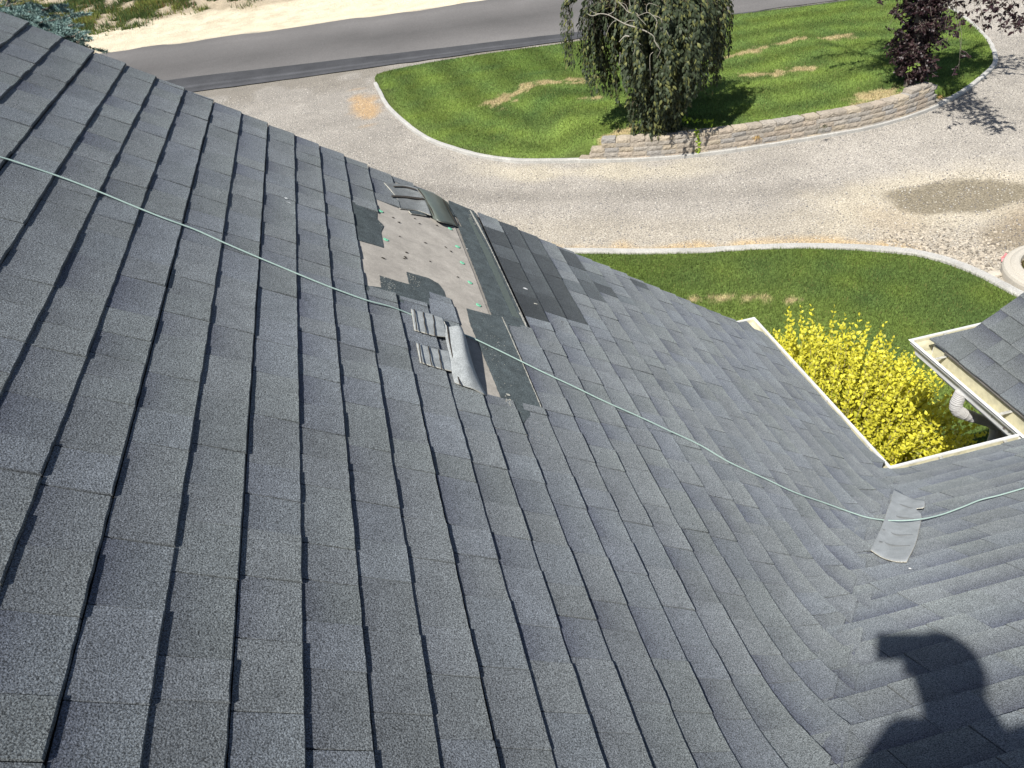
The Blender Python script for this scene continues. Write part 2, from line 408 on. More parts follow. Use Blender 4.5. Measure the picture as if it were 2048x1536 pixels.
# walls
b = MB()
zt = ZE-.22
b.box(((2.0-4)/2, 1.0, (GZ+zt)/2), (6.0, 6.1, zt-GZ)); b.box((5.2, -.4, (GZ+zt)/2), (6.4, 5.6, zt-GZ+.004))
b.box((3.96+1.6, 2.5, (GZ+zt)/2), (3.2, 2.10, zt-GZ+.008))
b.v = [tuple(np.array(p)-hp) for p in b.v]; b.build('wall', M_wall, house)
b = MB()
b.box((2.24, 1.2, zt+.012), (.52, 6.0, .02)); b.box((4.6, 2.6, zt+.015), (4.2, .42, .02)); b.box((3.76, 3.25, zt+.018), (.42, 1.02, .02))
b.v = [tuple(np.array(p)-hp) for p in b.v]; b.build('soffit', M_soffit, house)
# gable walls up to the ridge
V = [(-5.0, 4.05, zt), (2.0, 4.05, zt), (2.0, 4.05, zA(2.0)-.05), (RX, 4.05, zA(RX)-.05), (-5.0, 4.05, zt+.3)]
V, Fc = [tuple(v) for v in V]+[(v[0], v[1]-.1, v[2]) for v in V], [(0, 4, 3, 2, 1), (5, 6, 7, 8, 9), (0, 1, 6, 5), (1, 2, 7, 6), (2, 3, 8, 7), (3, 4, 9, 8), (4, 0, 5, 9)]
part('gable_wall', V, Fc, M_wall)
# ------------------------------------------------------------------ gutters
def gutter(path, name_label, closed_ends=(True, True), zl=-3.48):
    """path: plan points of the OUTER LIP; interior lies to the left of travel when side=+1"""
    pts = [np.array(p, float) for p in path]; n = len(pts)
    # profile: (distance inward from the lip, height)
    out = [(0.010, -0.012), (0.0, 0.0), (0.016, 0.004), (0.017, -0.006)]                     # rolled lip, white
    front = [(0.010, -0.012), (0.013, -0.03), (0.03, -0.055), (0.042, -0.085), (0.045, -0.11), (0.125, -0.112), (0.125, 0.0)]
    inner = [(0.017, -0.006), (0.019, -0.03), (0.036, -0.055), (0.047, -0.080), (0.05, -0.104), (0.121, -0.106), (0.121, 0.0)]
    def miter(i, d):
        def nrm(a, b): t = (b-a)/np.linalg.norm(b-a); return np.array([-t[1], t[0]])
        if i == 0: q = nrm(pts[0], pts[1]); return pts[0]+q*d
        if i == n-1: q = nrm(pts[-2], pts[-1]); return pts[-1]+q*d
        a, c = nrm(pts[i-1], pts[i]), nrm(pts[i], pts[i+1]); m = (a+c)/np.linalg.norm(a+c); return pts[i]+m*d/(m@a)
    res = []
    for prof in (out, front, inner):
        V = []; Fc = []
        k = len(prof)
        for i in range(n):
            for d, h in prof: q = miter(i, d); V.append((q[0], q[1], zl+h))
        for i in range(n-1):
            for j in range(k-1): Fc.append((i*k+j, i*k+j+1, (i+1)*k+j+1, (i+1)*k+j))
        res.append((V, Fc))
    g = part('gutter', np.array(res[1][0]), res[1][1], M_gutw); tag(g, name_label)
    mod = g.modifiers.new('t', 'SOLIDIFY'); mod.thickness = 0.0015; mod.offset = 0
    def sub(nm, V, Fc, m, th=None):
        o = mesh(nm, np.asarray(V, float)-hp, Fc, m, g)
        if th: q = o.modifiers.new('t', 'SOLIDIFY'); q.thickness = th; q.offset = 0
        return o
    sub('lip', *res[0], M_gutw, 0.002); sub('liner', *res[2], M_gutc, 0.001)
    for e_, on in ((0, closed_ends[0]), (n-1, closed_ends[1])):
        if not on: continue
        V = []
        for d, h in front: q = miter(e_, d); V.append((q[0], q[1], zl+h))
        sub('end_cap', V, [tuple(range(len(V)))], M_gutw, 0.003)
    return g, sub
def hanger(sub, p, inward, zl=-3.48):
    p = np.array(p, float); d = np.array(inward, float); s_ = np.array([-d[1], d[0]])
    b = MB(); ax = [(*d, 0), (*s_, 0), (0, 0, 1)]
    c = np.array([*(p+d*.066), zl-.008]); b.box(c, (.118, .022, .0022), ax)
    b.box(c+np.array([*(s_*.011), -.005]), (.118, .0022, .010), ax); b.box(c+np.array([*(-d*.05), .006]), (.022, .026, .004), ax)
    sub('gutter_hanger', b.v, b.f, M_strap)
LX, LY, LXC = 2.617, 2.925, 3.465
gA, subA = gutter([(3.46, LY), (LX, LY), (LX, 4.672), (2.20, 4.672)], 'white gutter with a cream inside following the long slope and turning along the short one')
# travel (+1 = left): coming from the right going -x, left is -y: inward for slope B; then +y, left is -x: inward for A
for yy in (4.06, 3.60, 3.12): hanger(subA, (LX, yy+.0), (-1, 0))
for xx in (2.93, 3.36): hanger(subA, (xx, LY), (0, -1))
gC, subC = gutter([(5.4, 4.005), (LXC, 4.005), (LXC, 2.80)], 'white gutter with a cream inside under the small slope across the gap')
# reversed travel so the inside lies right: rebuild with left-hand rule
for o in list(gC.children)+[gC]: bpy.data.objects.remove(o)
gC, subC = gutter([(LXC, 2.80), (LXC, 4.005), (5.4, 4.005)][::-1], 'white gutter with a cream inside under the small slope across the gap')
for yy in (3.75, 3.12): hanger(subC, (LXC, yy), (1, 0))
hanger(subC, (3.74, 4.005), (0, -1))
# leaf dirt lying in the gutter C
b = MB()
for i in range(90):
    r_ = random.random()
    if r_ < .35: x, y = LXC+.03+random.random()*.05, random.uniform(3.86, 3.93)
    else: x, y = LXC+.028+random.random()*.03, 2.85+random.random()**2*.32
    z = -3.48-.075 + random.uniform(0, .03)
    a = random.uniform(0, 6.3); w = random.uniform(.004, .012)
    b.add([(x+w*math.cos(a+k*1.57)*(1 if k % 2 else .5), y+w*math.sin(a+k*1.57), z+random.uniform(-.003, .004)) for k in range(4)], [(0, 1, 2, 3)], (random.uniform(.5, 1.5),)*3)
b.v = [tuple(np.array(p)-hp) for p in b.v]; o = b.build('gutter_litter', M_dirt, gC); tag(o, kind='stuff')
# return roof pieces over the two gutter corners (small triangular shingled hips)
def return_piece(V, Fc):
    V, F2 = slab(V, Fc, .012); part('return_flashing', V, F2, M_shingle, tint=np.full(len(V), .85))
return_piece([(2.50, YR-.03, ZE+.012), (2.50, 4.575, ZE+.004), (2.20, 4.575, ZE+.012), (2.20, YR-.03, ZE+.09)], [(0, 1, 2, 3)])
return_piece([(XC, YRC-.03, ZE+.012), (XC+.8, YRC-.03, ZE+.10), (XC+.8, 3.905, ZE+.004), (XC-.01, 3.905, ZE+.004)], [(0, 1, 2, 3)])
# fascia boards behind the gutters
b = MB()
b.box((2.478, 3.7, ZE-.09), (.022, 1.75, .15)); b.box((2.98, 2.786, ZE-.09), (.95, .022, .15)); b.box((3.606, 3.35, ZE-.09), (.022, 1.10, .15)); b.box((4.5, 3.865, ZE-.09), (1.8, .022, .15))
b.box((2.33, 4.535, ZE-.09), (.27, .022, .15))
b.v = [tuple(np.array(p)-hp) for p in b.v]; b.build('fascia', M_soffit, house)
# downspout: ribbed elbow under gutter C and the pipe down the wall
b = MB()
P = []; R = []
ctr = np.array([3.53, 3.47])
path = [(3.515, 3.47, -3.585), (3.507, 3.47, -3.62), (3.500, 3.47, -3.66), (3.505, 3.47, -3.705), (3.53, 3.47, -3.745), (3.58, 3.47, -3.785), (3.70, 3.47, -3.86), (3.82, 3.47, -3.93), (3.89, 3.47, -3.99), (3.91, 3.47, -4.08), (3.91, 3.47, -4.4), (3.91, 3.47, GZ+.1)]
pp = []
for i in range(len(path)-1):
    n_ = 9 if i < 6 else 4
    for k in range(n_): pp.append(np.array(path[i])*(1-k/n_)+np.array(path[i+1])*k/n_)
pp.append(np.array(path[-1]))
rad = [(.038+(.0035 if (i % 3 == 0) else 0)) if i < 54 else .036 for i in range(len(pp))]
b.tube(pp, rad, 14)
b.v = [tuple(np.array(p)-hp) for p in b.v]; b.build('downspout', M_spout, house, smooth=False)
b = MB(); b.box((3.955, 3.36, -4.06), (.03, .09, .05)); b.v = [tuple(np.array(p)-hp) for p in b.v]; b.build('wall_fitting', M_red, house)
# ------------------------------------------------------------------ the torn patch
def kp(k, y, h):
    x = X0+k*EX; return np.array([x, y, float(surf(x, y, 'A'))+h*1.22])
def densify(poly, s=0.012, j=0.0015):
    out = []
    for i in range(len(poly)):
        a, c = np.array(poly[i], float), np.array(poly[(i+1) % len(poly)], float)
        L_ = math.hypot((c[0]-a[0])*EX, c[1]-a[1]); n_ = max(1, int(L_/s))
        for k in range(n_):
            q = a+(c-a)*k/n_
            if k: q = q+np.array([random.uniform(-j, j)/EX, random.uniform(-j, j)])
            out.append(q)
    return out
def inpoly(x, y, poly):
    c = False; n_ = len(poly)
    for i in range(n_):
        x1, y1 = poly[i]; x2, y2 = poly[(i+1) % n_]
        if (y1 > y) != (y2 > y) and x < (x2-x1)*(y-y1)/(y2-y1)+x1: c = not c
    return c
import bmesh
def patch(name, poly, h, th, m, parent=house, tint=1.0, s=.012, j=.0015, label=None):
    """thin sheet with an irregular outline lying on slope A; poly in (course, y)"""
    P = densify(poly, s, j); bm = bmesh.new()
    vs_ = [bm.verts.new(kp(k, y, h)-hp) for k, y in P]
    es = [bm.edges.new((vs_[i], vs_[(i+1) % len(vs_)])) for i in range(len(vs_))]
    bmesh.ops.triangle_fill(bm, use_beauty=True, use_dissolve=False, edges=es)
    bm.normal_update()
    for f in bm.faces:
        if f.normal.z < 0: f.normal_flip()
    r = bmesh.ops.extrude_edge_only(bm, edges=[e_ for e_ in bm.edges if e_.is_boundary])
    for v in r['geom']:
        if isinstance(v, bmesh.types.BMVert): v.co.z -= th*1.22
    me = bpy.data.meshes.new(name); bm.to_mesh(me); bm.free(); me.materials.append(m)
    a = me.color_attributes.new('tint', 'FLOAT_COLOR', 'POINT'); a.data.foreach_set('color', np.tile(np.array([tint, tint, tint, 1.], np.float32), len(me.vertices)))
    o = link(bpy.data.objects.new(name, me), parent)
    if label: o['label'] = label
    return o
felt_lo = [(1.7, 2.1), (7.9, 2.1), (7.9, 4.42), (1.7, 4.42)]
patch('underlayment', felt_lo, 0.0015, .003, M_felt, tint=.72, j=0, label='darker lower layer of roofing felt')
felt = patch('underlayment', [(1.75, 2.15), (5.7, 2.15), (5.8, 2.6), (6.0, 2.95), (6.36, 3.05), (6.40, 3.5), (6.37, 4.4), (1.75, 4.4)], 0.0052, .0035, M_felt, s=.03, j=.0006, label='bare tan roofing felt in the torn patch')
patch('torn_shingle', [(1.9, 3.80), (2.95, 3.775), (2.9, 3.70), (3.11, 3.64), (3.02, 3.59), (2.95, 3.548), (2.92, 3.378), (2.5, 3.37), (2.1, 3.357), (1.9, 3.36)], .0085, .004, M_dark, tint=.95, label='dark torn shingle remnant at the upper left of the bare felt')
patch('torn_shingle', [(1.9, 2.88), (1.9, 2.92), (2.08, 2.927), (2.54, 2.954), (2.57, 3.066), (3.1, 3.072), (3.56, 3.084), (3.57, 3.204), (4.0, 3.215), (4.37, 3.224), (4.7, 3.205), (4.83, 3.146), (4.8, 3.06), (4.0, 2.9), (3, 2.88)], .0078, .003, M_dark, tint=1.0, label='dark stepped shingle remnant below the bare felt')
patch('torn_shingle', [(6.60, 4.43), (7.82, 4.43), (7.86, 3.7), (7.80, 3.05), (6.45, 3.05), (6.50, 3.3), (6.53, 3.8), (6.56, 4.07), (6.75, 4.068), (6.70, 4.202), (6.52, 4.2), (6.5, 4.3)], .0078, .005, M_dark, tint=1.0, label='dark shingle strip right of the bare felt')
patch('torn_shingle', [(5.50, 3.045), (6.3, 3.062), (6.9, 3.08), (7.86, 3.10), (7.84, 3.055), (7.0, 3.03), (6.92, 2.735), (6.95, 2.37), (6.5, 2.36), (6.4, 2.30), (5.98, 2.22), (5.84, 2.26), (5.60, 2.366), (5.56, 2.5), (5.48, 2.77), (5.43, 2.9)], .0095, .004, M_dark, tint=1.12, label='dark shingle strip below the end of the bare felt')
patch('sealant_strip', [(7.28, 4.26), (7.44, 4.26), (7.66, 3.8), (7.66, 3.14), (7.36, 3.14), (7.34, 3.7)], .0088, .0015, M_tar, s=.02, label='grey green sealant strip on the dark shingle')
for pl in ([(7.56, 4.40), (7.64, 4.40), (7.74, 4.20), (7.80, 3.9), (7.83, 3.5), (7.83, 3.10), (7.81, 3.10), (7.80, 3.6), (7.74, 4.0), (7.62, 4.22)], [(6.86, 3.08), (6.895, 3.08), (6.94, 2.735), (6.94, 2.36), (6.915, 2.36), (6.905, 2.735)], [(5.86, 2.37), (5.92, 2.37), (5.93, 2.20), (5.88, 2.20)], [(7.74, 3.20), (7.79, 3.20), (7.82, 3.06), (7.77, 3.06)]):
    patch('torn_edge', pl, .0105, .001, M_torn, s=.004, j=.0016)
# pale fibre flecks where nails tore through
b = MB()
def flecks(kc, yc, n_, sk, sy, size, h=.0105):
    for i in range(n_):
        q = kp(kc+random.gauss(0, sk), yc+random.gauss(0, sy), h+random.uniform(0, .002)); a = random.uniform(0, 6.3); w = random.uniform(.3, 1)*size
        b.add([q+np.array([w*math.cos(a), w*math.sin(a), .001]), q+np.array([w*.5*math.cos(a+2), w*.5*math.sin(a+2), 0.002]), q+np.array([w*math.cos(a+4), w*.7*math.sin(a+4), -w*.7*math.cos(a+4)+.001])], [(0, 1, 2)])
for kc, yc, n_, sk, sy, sz in [(2.8, 3.0, 70, .14, .035, .0035), (3.75, 3.14, 70, .12, .04, .0035), (6.1, 2.8, 60, .25, .12, .003), (5.9, 2.6, 40, .2, .1, .003), (6.2, 3.1, 40, .3, .03, .003), (7.45, 4.25, 36, .08, .05, .005), (5.85, 2.35, 26, .06, .02, .005), (6.2, 2.2, 30, .3, .05, .0028), (3.0, 3.6, 16, .05, .1, .003)]:
    flecks(kc, yc, n_, sk, sy, sz)
b.v = [tuple(np.array(p)-hp) for p in b.v]; tag(b.build('torn_fibres', M_torn, house), 'pale fibre flecks in the torn patch', kind='stuff')
# dark tears in the felt
for (zx, zy) in [(420, 418), (465, 455), (590, 425), (630, 468), (768, 482), (467, 563), (672, 615), (832, 650), (525, 690), (345, 738), (335, 730), (513, 722), (520, 735), (708, 760), (872, 683), (930, 885), (505, 735)]:
    P = at_A(680+zx/3.938, 330+zy/3.938, .006)
    b = MB()
    for q in range(2):
        a = random.uniform(-.6, .6); w = random.uniform(.005, .009); c = P+np.array([random.uniform(-.003, .003), random.uniform(-.003, .003), 0])
        c[2] = float(surf(c[0], c[1], 'A'))+.0095
        b.add([c+np.array([-w*math.cos(a), -w*.4*math.sin(a), w*.7*math.cos(a)]), c+np.array([0, -w*.3, .0]), c+np.array([w*math.cos(a), w*.4, -w*.7*math.cos(a)+.003]), c+np.array([0, w*.35, .004])], [(0, 1, 2, 3)])
    b.v = [tuple(np.array(p)-hp) for p in b.v]; b.build('felt_tear', M_ridge, house)
# green plastic nail caps
for i, (zx, zy) in enumerate([(320, 362), (360, 582), (867, 502), (925, 640), (962, 767), (1023, 922), (1090, 1098)]):
    P = at_A(680+zx/3.938, 330+zy/3.938, .008); P[2] = float(surf(P[0], P[1], 'A'))+.0072*1.22
    ax = np.array([[math.cos(AL), 0, -math.sin(AL)], [0, 1, 0], NA]); tl = random.uniform(-.12, .12)
    b = MB(); n_ = 16; prof = [(0, .0030), (.0035, .0030), (.0045, .0022), (.0095, .0024), (.0130, .0018), (.0135, 0)]
    V = []; Fc = []
    for r_, h in prof:
        for k in range(n_): w = 2*math.pi*k/n_; V.append(P+ax[0]*r_*math.cos(w)+ax[1]*r_*math.sin(w)+ax[2]*(h+tl*r_*math.cos(w)*.5)-hp)
    for j in range(len(prof)-1):
        for k in range(n_): Fc.append((j*n_+k, (j+1)*n_+k, (j+1)*n_+(k+1) % n_, j*n_+(k+1) % n_))
    cap = mesh('nail_cap', V, Fc, M_nailcap, house)
    V = [P+ax[0]*.0036*math.cos(2*math.pi*k/8)+ax[1]*.0036*math.sin(2*math.pi*k/8)+ax[2]*.0036-hp for k in range(8)]
    mesh('nail_head', V+[P+ax[2]*.0044-hp], [(k, (k+1) % 8, 8) for k in range(8)], M_metal, cap)
# sheets bent up from the roof: rows of (pixel x, pixel y, height) are unprojected onto real heights above slope A
def sheet(name, rows, m, parent, th=.004, label=None, z=lambda x, y: (x, y), sub=4, tint=None, conv=None, off=None):
    conv = conv or (lambda x, y, h: at_A(x, y, h))
    G = [[conv(*z(x, y), h) for (x, y, h) in r] for r in rows]
    G = np.array(G)
    def interp(A, n_):                # Catmull-Rom along axis 0
        out = []; m_ = len(A)
        for i in range(m_-1):
            p0, p1, p2, p3 = A[max(i-1, 0)], A[i], A[i+1], A[min(i+2, m_-1)]
            for k in range(n_):
                t = k/n_; out.append(.5*((2*p1)+(-p0+p2)*t+(2*p0-5*p1+4*p2-p3)*t*t+(-p0+3*p1-3*p2+p3)*t**3))
        out.append(A[-1]); return np.array(out)
    G = interp(G, sub); G = interp(G.transpose(1, 0, 2), sub).transpose(1, 0, 2)
    a, c, _ = G.shape
    V = G.reshape(-1, 3)-(off if off is not None else hp)
    Fc = [(i*c+j, i*c+j+1, (i+1)*c+j+1, (i+1)*c+j) for i in range(a-1) for j in range(c-1)]
    o = mesh(name, V, Fc, m, parent, tint=np.full(len(V), 1.0) if tint is None else tint(a, c), smooth=True)
    q = o.modifiers.new('t', 'SOLIDIFY'); q.thickness = th; q.offset = 0
    if name != 'sealant_ridge': o.data.materials.append(M_torn); q.material_offset_rim = 1
    if label: o['label'] = label
    return o
Z2 = lambda x, y: (680+x/3.938, 330+y/3.938)
Z3 = lambda x, y: (760+x/5.12, 560+y/5.12)
# flap at the rake: grey undersides, and the green strip that arches over
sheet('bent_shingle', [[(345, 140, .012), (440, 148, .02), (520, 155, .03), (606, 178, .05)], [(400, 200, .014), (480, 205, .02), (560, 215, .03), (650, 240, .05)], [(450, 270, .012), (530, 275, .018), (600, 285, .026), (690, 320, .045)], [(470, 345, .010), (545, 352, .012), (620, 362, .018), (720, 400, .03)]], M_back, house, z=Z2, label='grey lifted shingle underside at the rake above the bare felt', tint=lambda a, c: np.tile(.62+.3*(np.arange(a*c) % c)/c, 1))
for q in ([[(405, 238, .018), (530, 245, .026), (665, 262, .05)], [(405, 250, .018), (530, 258, .026), (668, 276, .05)]], [[(420, 165, .024), (520, 168, .034), (600, 190, .054)], [(424, 172, .024), (520, 176, .034), (606, 199, .054)]]):
    sheet('sealant_ridge', q, M_ridge, house, th=.002, z=Z2)
sheet('bent_shingle', [[(605, 183, .052), (650, 195, .064), (730, 222, .060), (800, 262, .035), (850, 300, .010)], [(650, 245, .050), (700, 262, .062), (775, 295, .058), (840, 350, .032), (885, 390, .009)], [(690, 310, .046), (735, 345, .056), (805, 375, .050), (870, 420, .028), (915, 450, .008)], [(735, 425, .020), (780, 445, .030), (835, 458, .030), (890, 472, .018), (943, 492, .006)]], M_green, house, z=Z2, label='dark green shingle strip arched up over the rake')
for q in ([[(612, 190, .056), (626, 187, .058)], [(672, 270, .054), (686, 268, .056)], [(712, 345, .050), (728, 345, .052)], [(742, 405, .034), (756, 402, .036)]], [[(800, 262, .038), (818, 276, .032)], [(845, 330, .037), (862, 350, .030)], [(885, 405, .030), (898, 420, .024)], [(915, 470, .017), (928, 480, .014)]]):
    sheet('sealant_ridge', q, M_ridge, house, th=.002, z=Z2)
sheet('bent_shingle', [[(540, 362, .012), (610, 366, .014), (682, 376, .016)], [(558, 385, .012), (620, 392, .014), (684, 402, .016)]], M_dark, house, th=.006, z=Z2, label='small dark strip under the lifted shingle')
# flap in the middle: two grey teeth, a spine and the rolled back
flap = sheet('folded_shingle', [
    [(636, 392, .026), (690, 478, .034), (745, 474, .050), (800, 470, .064), (833, 488, .058), (846, 520, .030), (850, 545, .006)],
    [(660, 460, .024), (702, 520, .034), (765, 530, .052), (830, 545, .066), (868, 580, .054), (878, 605, .028), (884, 625, .006)],
    [(672, 590, .024), (715, 640, .034), (785, 660, .052), (850, 680, .064), (898, 720, .050), (912, 745, .026), (920, 765, .006)],
    [(700, 722, .024), (736, 780, .032), (805, 800, .048), (880, 830, .058), (938, 870, .044), (955, 895, .022), (965, 915, .006)],
    [(735, 930, .022), (765, 950, .028), (835, 970, .040), (915, 995, .044), (990, 1020, .034), (1010, 1040, .018), (1022, 1055, .006)],
    [(762, 1050, .014), (790, 1062, .018), (870, 1090, .022), (960, 1120, .024), (1050, 1165, .016), (1075, 1180, .010), (1090, 1186, .005)]],
    M_back, house, z=Z3, label='folded back grey shingle with two teeth on the cord', tint=lambda a, c: np.full(a*c, 1.42))
t1 = sheet('folded_shingle_tooth', [[(318, 297, .020), (425, 325, .024), (540, 355, .026), (645, 392, .026)], [(335, 400, .018), (445, 430, .022), (558, 455, .024), (668, 490, .026)], [(352, 512, .016), (460, 545, .020), (573, 574, .022), (690, 585, .024)]], M_back, flap, z=Z3, sub=5, tint=lambda a, c: np.full(a*c, 1.40))
t2 = sheet('folded_shingle_tooth', [[(372, 645, .020), (480, 678, .022), (598, 712, .024), (705, 730, .024)], [(392, 745, .018), (500, 780, .020), (615, 812, .022), (722, 835, .024)], [(412, 842, .016), (525, 880, .018), (638, 912, .020), (745, 938, .022)]], M_back, flap, z=Z3, sub=5, tint=lambda a, c: np.full(a*c, 1.40))
for q in ([(348, 300), (380, 515)], [(442, 330), (474, 545)], [(545, 358), (566, 572)], [(398, 652), (430, 850)], [(492, 680), (530, 880)], [(597, 712), (634, 910)]):
    (x0, y0), (x1, y1) = q; n_ = 7
    rows = []
    for i in range(n_):
        t = i/(n_-1); x = x0+(x1-x0)*t+random.uniform(-4, 4); y = y0+(y1-y0)*t
        rows.append([(x-3, y-1, .0285), (x+4, y+1, .0285)])
    sheet('sealant_ridge', rows, M_ridge, flap, th=.003, z=Z3, sub=2)
rows = []
for i in range(11):
    t = i/10; x = 688+(822-688)*t+random.uniform(-3, 3)-14*math.sin(t*3.1); y = 470+(1065-470)*t
    rows.append([(x-6, y, .040-.012*t), (x+7, y+2, .042-.012*t)])
sheet('sealant_ridge', rows, M_ridge, flap, th=.003, z=Z3, sub=2)
# loose shingle piece lying over the valley
def conv_roof(x, y, h): return on_roof(x, y, h+.012)
SC = np.array(on_roof(1795, 1050, 0))
Z7 = lambda x, y: (1448+x/3.413, 900+y/3.413)
lo = empty('shingle_piece', SC, 'loose pale grey shingle piece bridging the valley, bottom right, under the cord', 'shingle')
sheet('tab', [
    [(1162, 270, .022), (1230, 305, .010), (1300, 335, .014), (1368, 344, .022)],
    [(1145, 315, .034), (1215, 348, .012), (1290, 380, .014), (1366, 392, .020)],
    [(1135, 360, .040), (1205, 392, .012), (1285, 405, .014), (1312, 404, .016)],
    [(1118, 400, .042), (1190, 432, .012), (1270, 448, .012), (1348, 446, .018)],
    [(1085, 500, .040), (1160, 540, .012), (1250, 560, .012), (1332, 540, .018)],
    [(1045, 590, .034), (1125, 640, .011), (1215, 665, .011), (1304, 650, .017)],
    [(1000, 683, .026), (1080, 735, .010), (1170, 762, .010), (1245, 765, .014)]], M_backlight, lo, th=.004, z=Z7, conv=conv_roof, off=SC)
for pts_ in ([(1140, 345), (1210, 372), (1290, 400)], [(1085, 540), (1180, 580), (1320, 580)], [(1060, 620), (1150, 650), (1305, 655)], [(1110, 430), (1190, 455), (1300, 470)]):
    n_ = 8; rows = []
    for i in range(n_):
        t = i/(n_-1)*(len(pts_)-1); k = min(int(t), len(pts_)-2); w = t-k
        x = pts_[k][0]*(1-w)+pts_[k+1][0]*w; y = pts_[k][1]*(1-w)+pts_[k+1][1]*w
        hh = (.042 if i == 0 else .020 if i == 1 else .0165)
        rows.append([(x, y-2, hh), (x, y+3, hh)])
    o = sheet('sealant_ridge', rows, M_slit, lo, th=.0015, z=Z7, conv=conv_roof, off=SC, sub=2)
# small scraps lying about
def scrap(px, py, size, m, label, cat='debris'):
    P = on_roof(px, py, 0); P[2] = float(surf(P[0], P[1], 'A'))+.012
    V = []; n_ = 7
    for k in range(n_):
        w = 2*math.pi*k/n_; r_ = size*random.uniform(.45, 1); V.append((r_*math.cos(w), r_*math.sin(w), -r_*math.cos(w)*.6*(P[0] < 1.4)-r_*math.sin(w)*.3+random.uniform(0, .004)))
    V.append((0, 0, size*.35)); b = MB(); b.add(V, [(k, (k+1) % n_, n_) for k in range(n_)]+[tuple(range(n_))[::-1]])
    o = b.build('roof_scrap', m); o.location = P; tag(o, label, cat, 'scraps lying on the roof')
for a in [(1052, 582, .017, M_gutw, 'white scrap on the dark shingles right of the torn patch'), (1071, 612, .016, M_torn, 'pale torn scrap below the white one on the dark shingles'),
          (575, 403, .015, M_gutw, 'upper of two tiny white chips on the upper left slope'), (580, 412, .016, M_gutw, 'lower of two tiny white chips on the upper left slope'), (936, 503, .007, M_gutw, 'tiny white crumb on the dark strip beside the sealant'), (999, 690, .006, M_gutw, 'tiny white crumb by the cord right of the folded shingle'), (1819, 1142, .008, M_gutw, 'tiny white crumb below the loose piece in the valley'), (1758, 1116, .012, M_torn, 'tan crumb at the lower end of the loose piece in the valley'), (1017, 795, .012, M_torn, 'pale curled scrap at the bottom tip of the torn patch'), (1124, 648, .010, M_ridge, 'dark curled chip on a shingle corner right of the torn patch')]: scrap(*a)
# ------------------------------------------------------------------ the cord
cord_px = [(-420, 205), (-260, 246), (-120, 285), (0, 314), (60, 333), (130, 357), (200, 384), (270, 413), (330, 437), (390, 459), (450, 486), (515, 514), (570, 537), (640, 566), (690, 585), (735, 601), (780, 613), (822, 629), (870, 650), (925, 668), (950, 678), (990, 697), (1033, 718), (1090, 746), (1150, 774), (1210, 803), (1280, 834), (1340, 862), (1400, 890), (1460, 925), (1530, 957), (1590, 985), (1650, 1006), (1700, 1024), (1740, 1036), (1785, 1041), (1835, 1039), (1880, 1030), (1925, 1014), (1960, 1000), (2000, 990), (2048, 976), (2140, 948), (2240, 922)]
cp_ = []
for i, (x, y) in enumerate(cord_px):
    h = .025
    if 822 <= x <= 930: h = .012 if x < 930 else .02
    if x > 1750 and x < 1860: h = .046
    if x > 1860: h = .026
    if 1000 < x < 1740: h = .026
    cp_.append(on_roof(x, y, h))
A_ = np.array(cp_); out = []
for i in range(len(A_)-1):
    p0, p1, p2, p3 = A_[max(i-1, 0)], A_[i], A_[i+1], A_[min(i+2, len(A_)-1)]
    for k in range(5):
        t = k/5; out.append(.5*((2*p1)+(-p0+p2)*t+(2*p0-5*p1+4*p2-p3)*t*t+(-p0+3*p1-3*p2+p3)*t**3))
out = np.array(out); org = out[0].copy()
b = MB(); b.tube(out-org, .0038, 8, flat=.75); o = b.build('cord', M_rope, smooth=True); o.location = org
tag(o, 'thin pale mint cord lying across the whole roof', 'cord')
# ------------------------------------------------------------------ GROUND
def seg_dist(X, Y, pts):
    D = np.full(np.shape(X), 1e9)
    for i in range(len(pts)-1):
        (x0, y0), (x1, y1) = pts[i], pts[i+1]; dx, dy = x1-x0, y1-y0; L2 = dx*dx+dy*dy
        t = np.clip(((X-x0)*dx+(Y-y0)*dy)/L2, 0, 1); D = np.minimum(D, np.hypot(X-x0-t*dx, Y-y0-t*dy))
    return D
def pin(X, Y, poly):
    c = np.zeros(np.shape(X), bool); n_ = len(poly)
    for i in range(n_):
        x1, y1 = poly[i]; x2, y2 = poly[(i+1) % n_]
        if y1 == y2: continue
        c ^= ((y1 > Y) != (y2 > Y)) & (X < (x2-x1)*(Y-y1)/(y2-y1)+x1)
    return c
def W(px, z=GZ): return [tuple(at_z(x, y, z)[:2]) for x, y in px]
def spline(pts, n_=6, closed=False):
    A = [np.array(p, float) for p in pts]; out = []; m_ = len(A)
    for i in range(m_ if closed else m_-1):
        g = (lambda k: A[k % m_]) if closed else (lambda k: A[min(max(k, 0), m_-1)])
        p0, p1, p2, p3 = g(i-1), g(i), g(i+1), g(i+2)
        for k in range(n_):
            t = k/n_; out.append(tuple(.5*((2*p1)+(-p0+p2)*t+(2*p0-5*p1+4*p2-p3)*t*t+(-p0+3*p1-3*p2+p3)*t**3)))
    if not closed: out.append(tuple(A[-1]))
    return out
isl_left = [(0.62, 23.6), (0.66, 22.72), (0.75, 21.29), (0.99, 19.9), (1.38, 18.35), (1.84, 17.42), (2.37, 16.6), (3.02, 15.96), (3.75, 15.56), (4.22, 15.34)]
isl_wall = [(4.22, 15.34), (4.65, 15.1), (5.81, 14.64), (7.01, 14.37), (8.21, 14.23), (9.09, 14.17), (9.99, 14.13), (10.68, 14.2), (11.31, 14.34), (11.9, 14.52), (12.59, 14.83)]
isl_right = [(12.59, 14.83), (13.15, 15.14), (13.83, 15.59), (14.59, 16.17), (15.12, 16.83), (15.71, 17.83), (16.27, 19.12), (16.64, 20.1), (16.9, 21.2), (16.9, 22.4)]
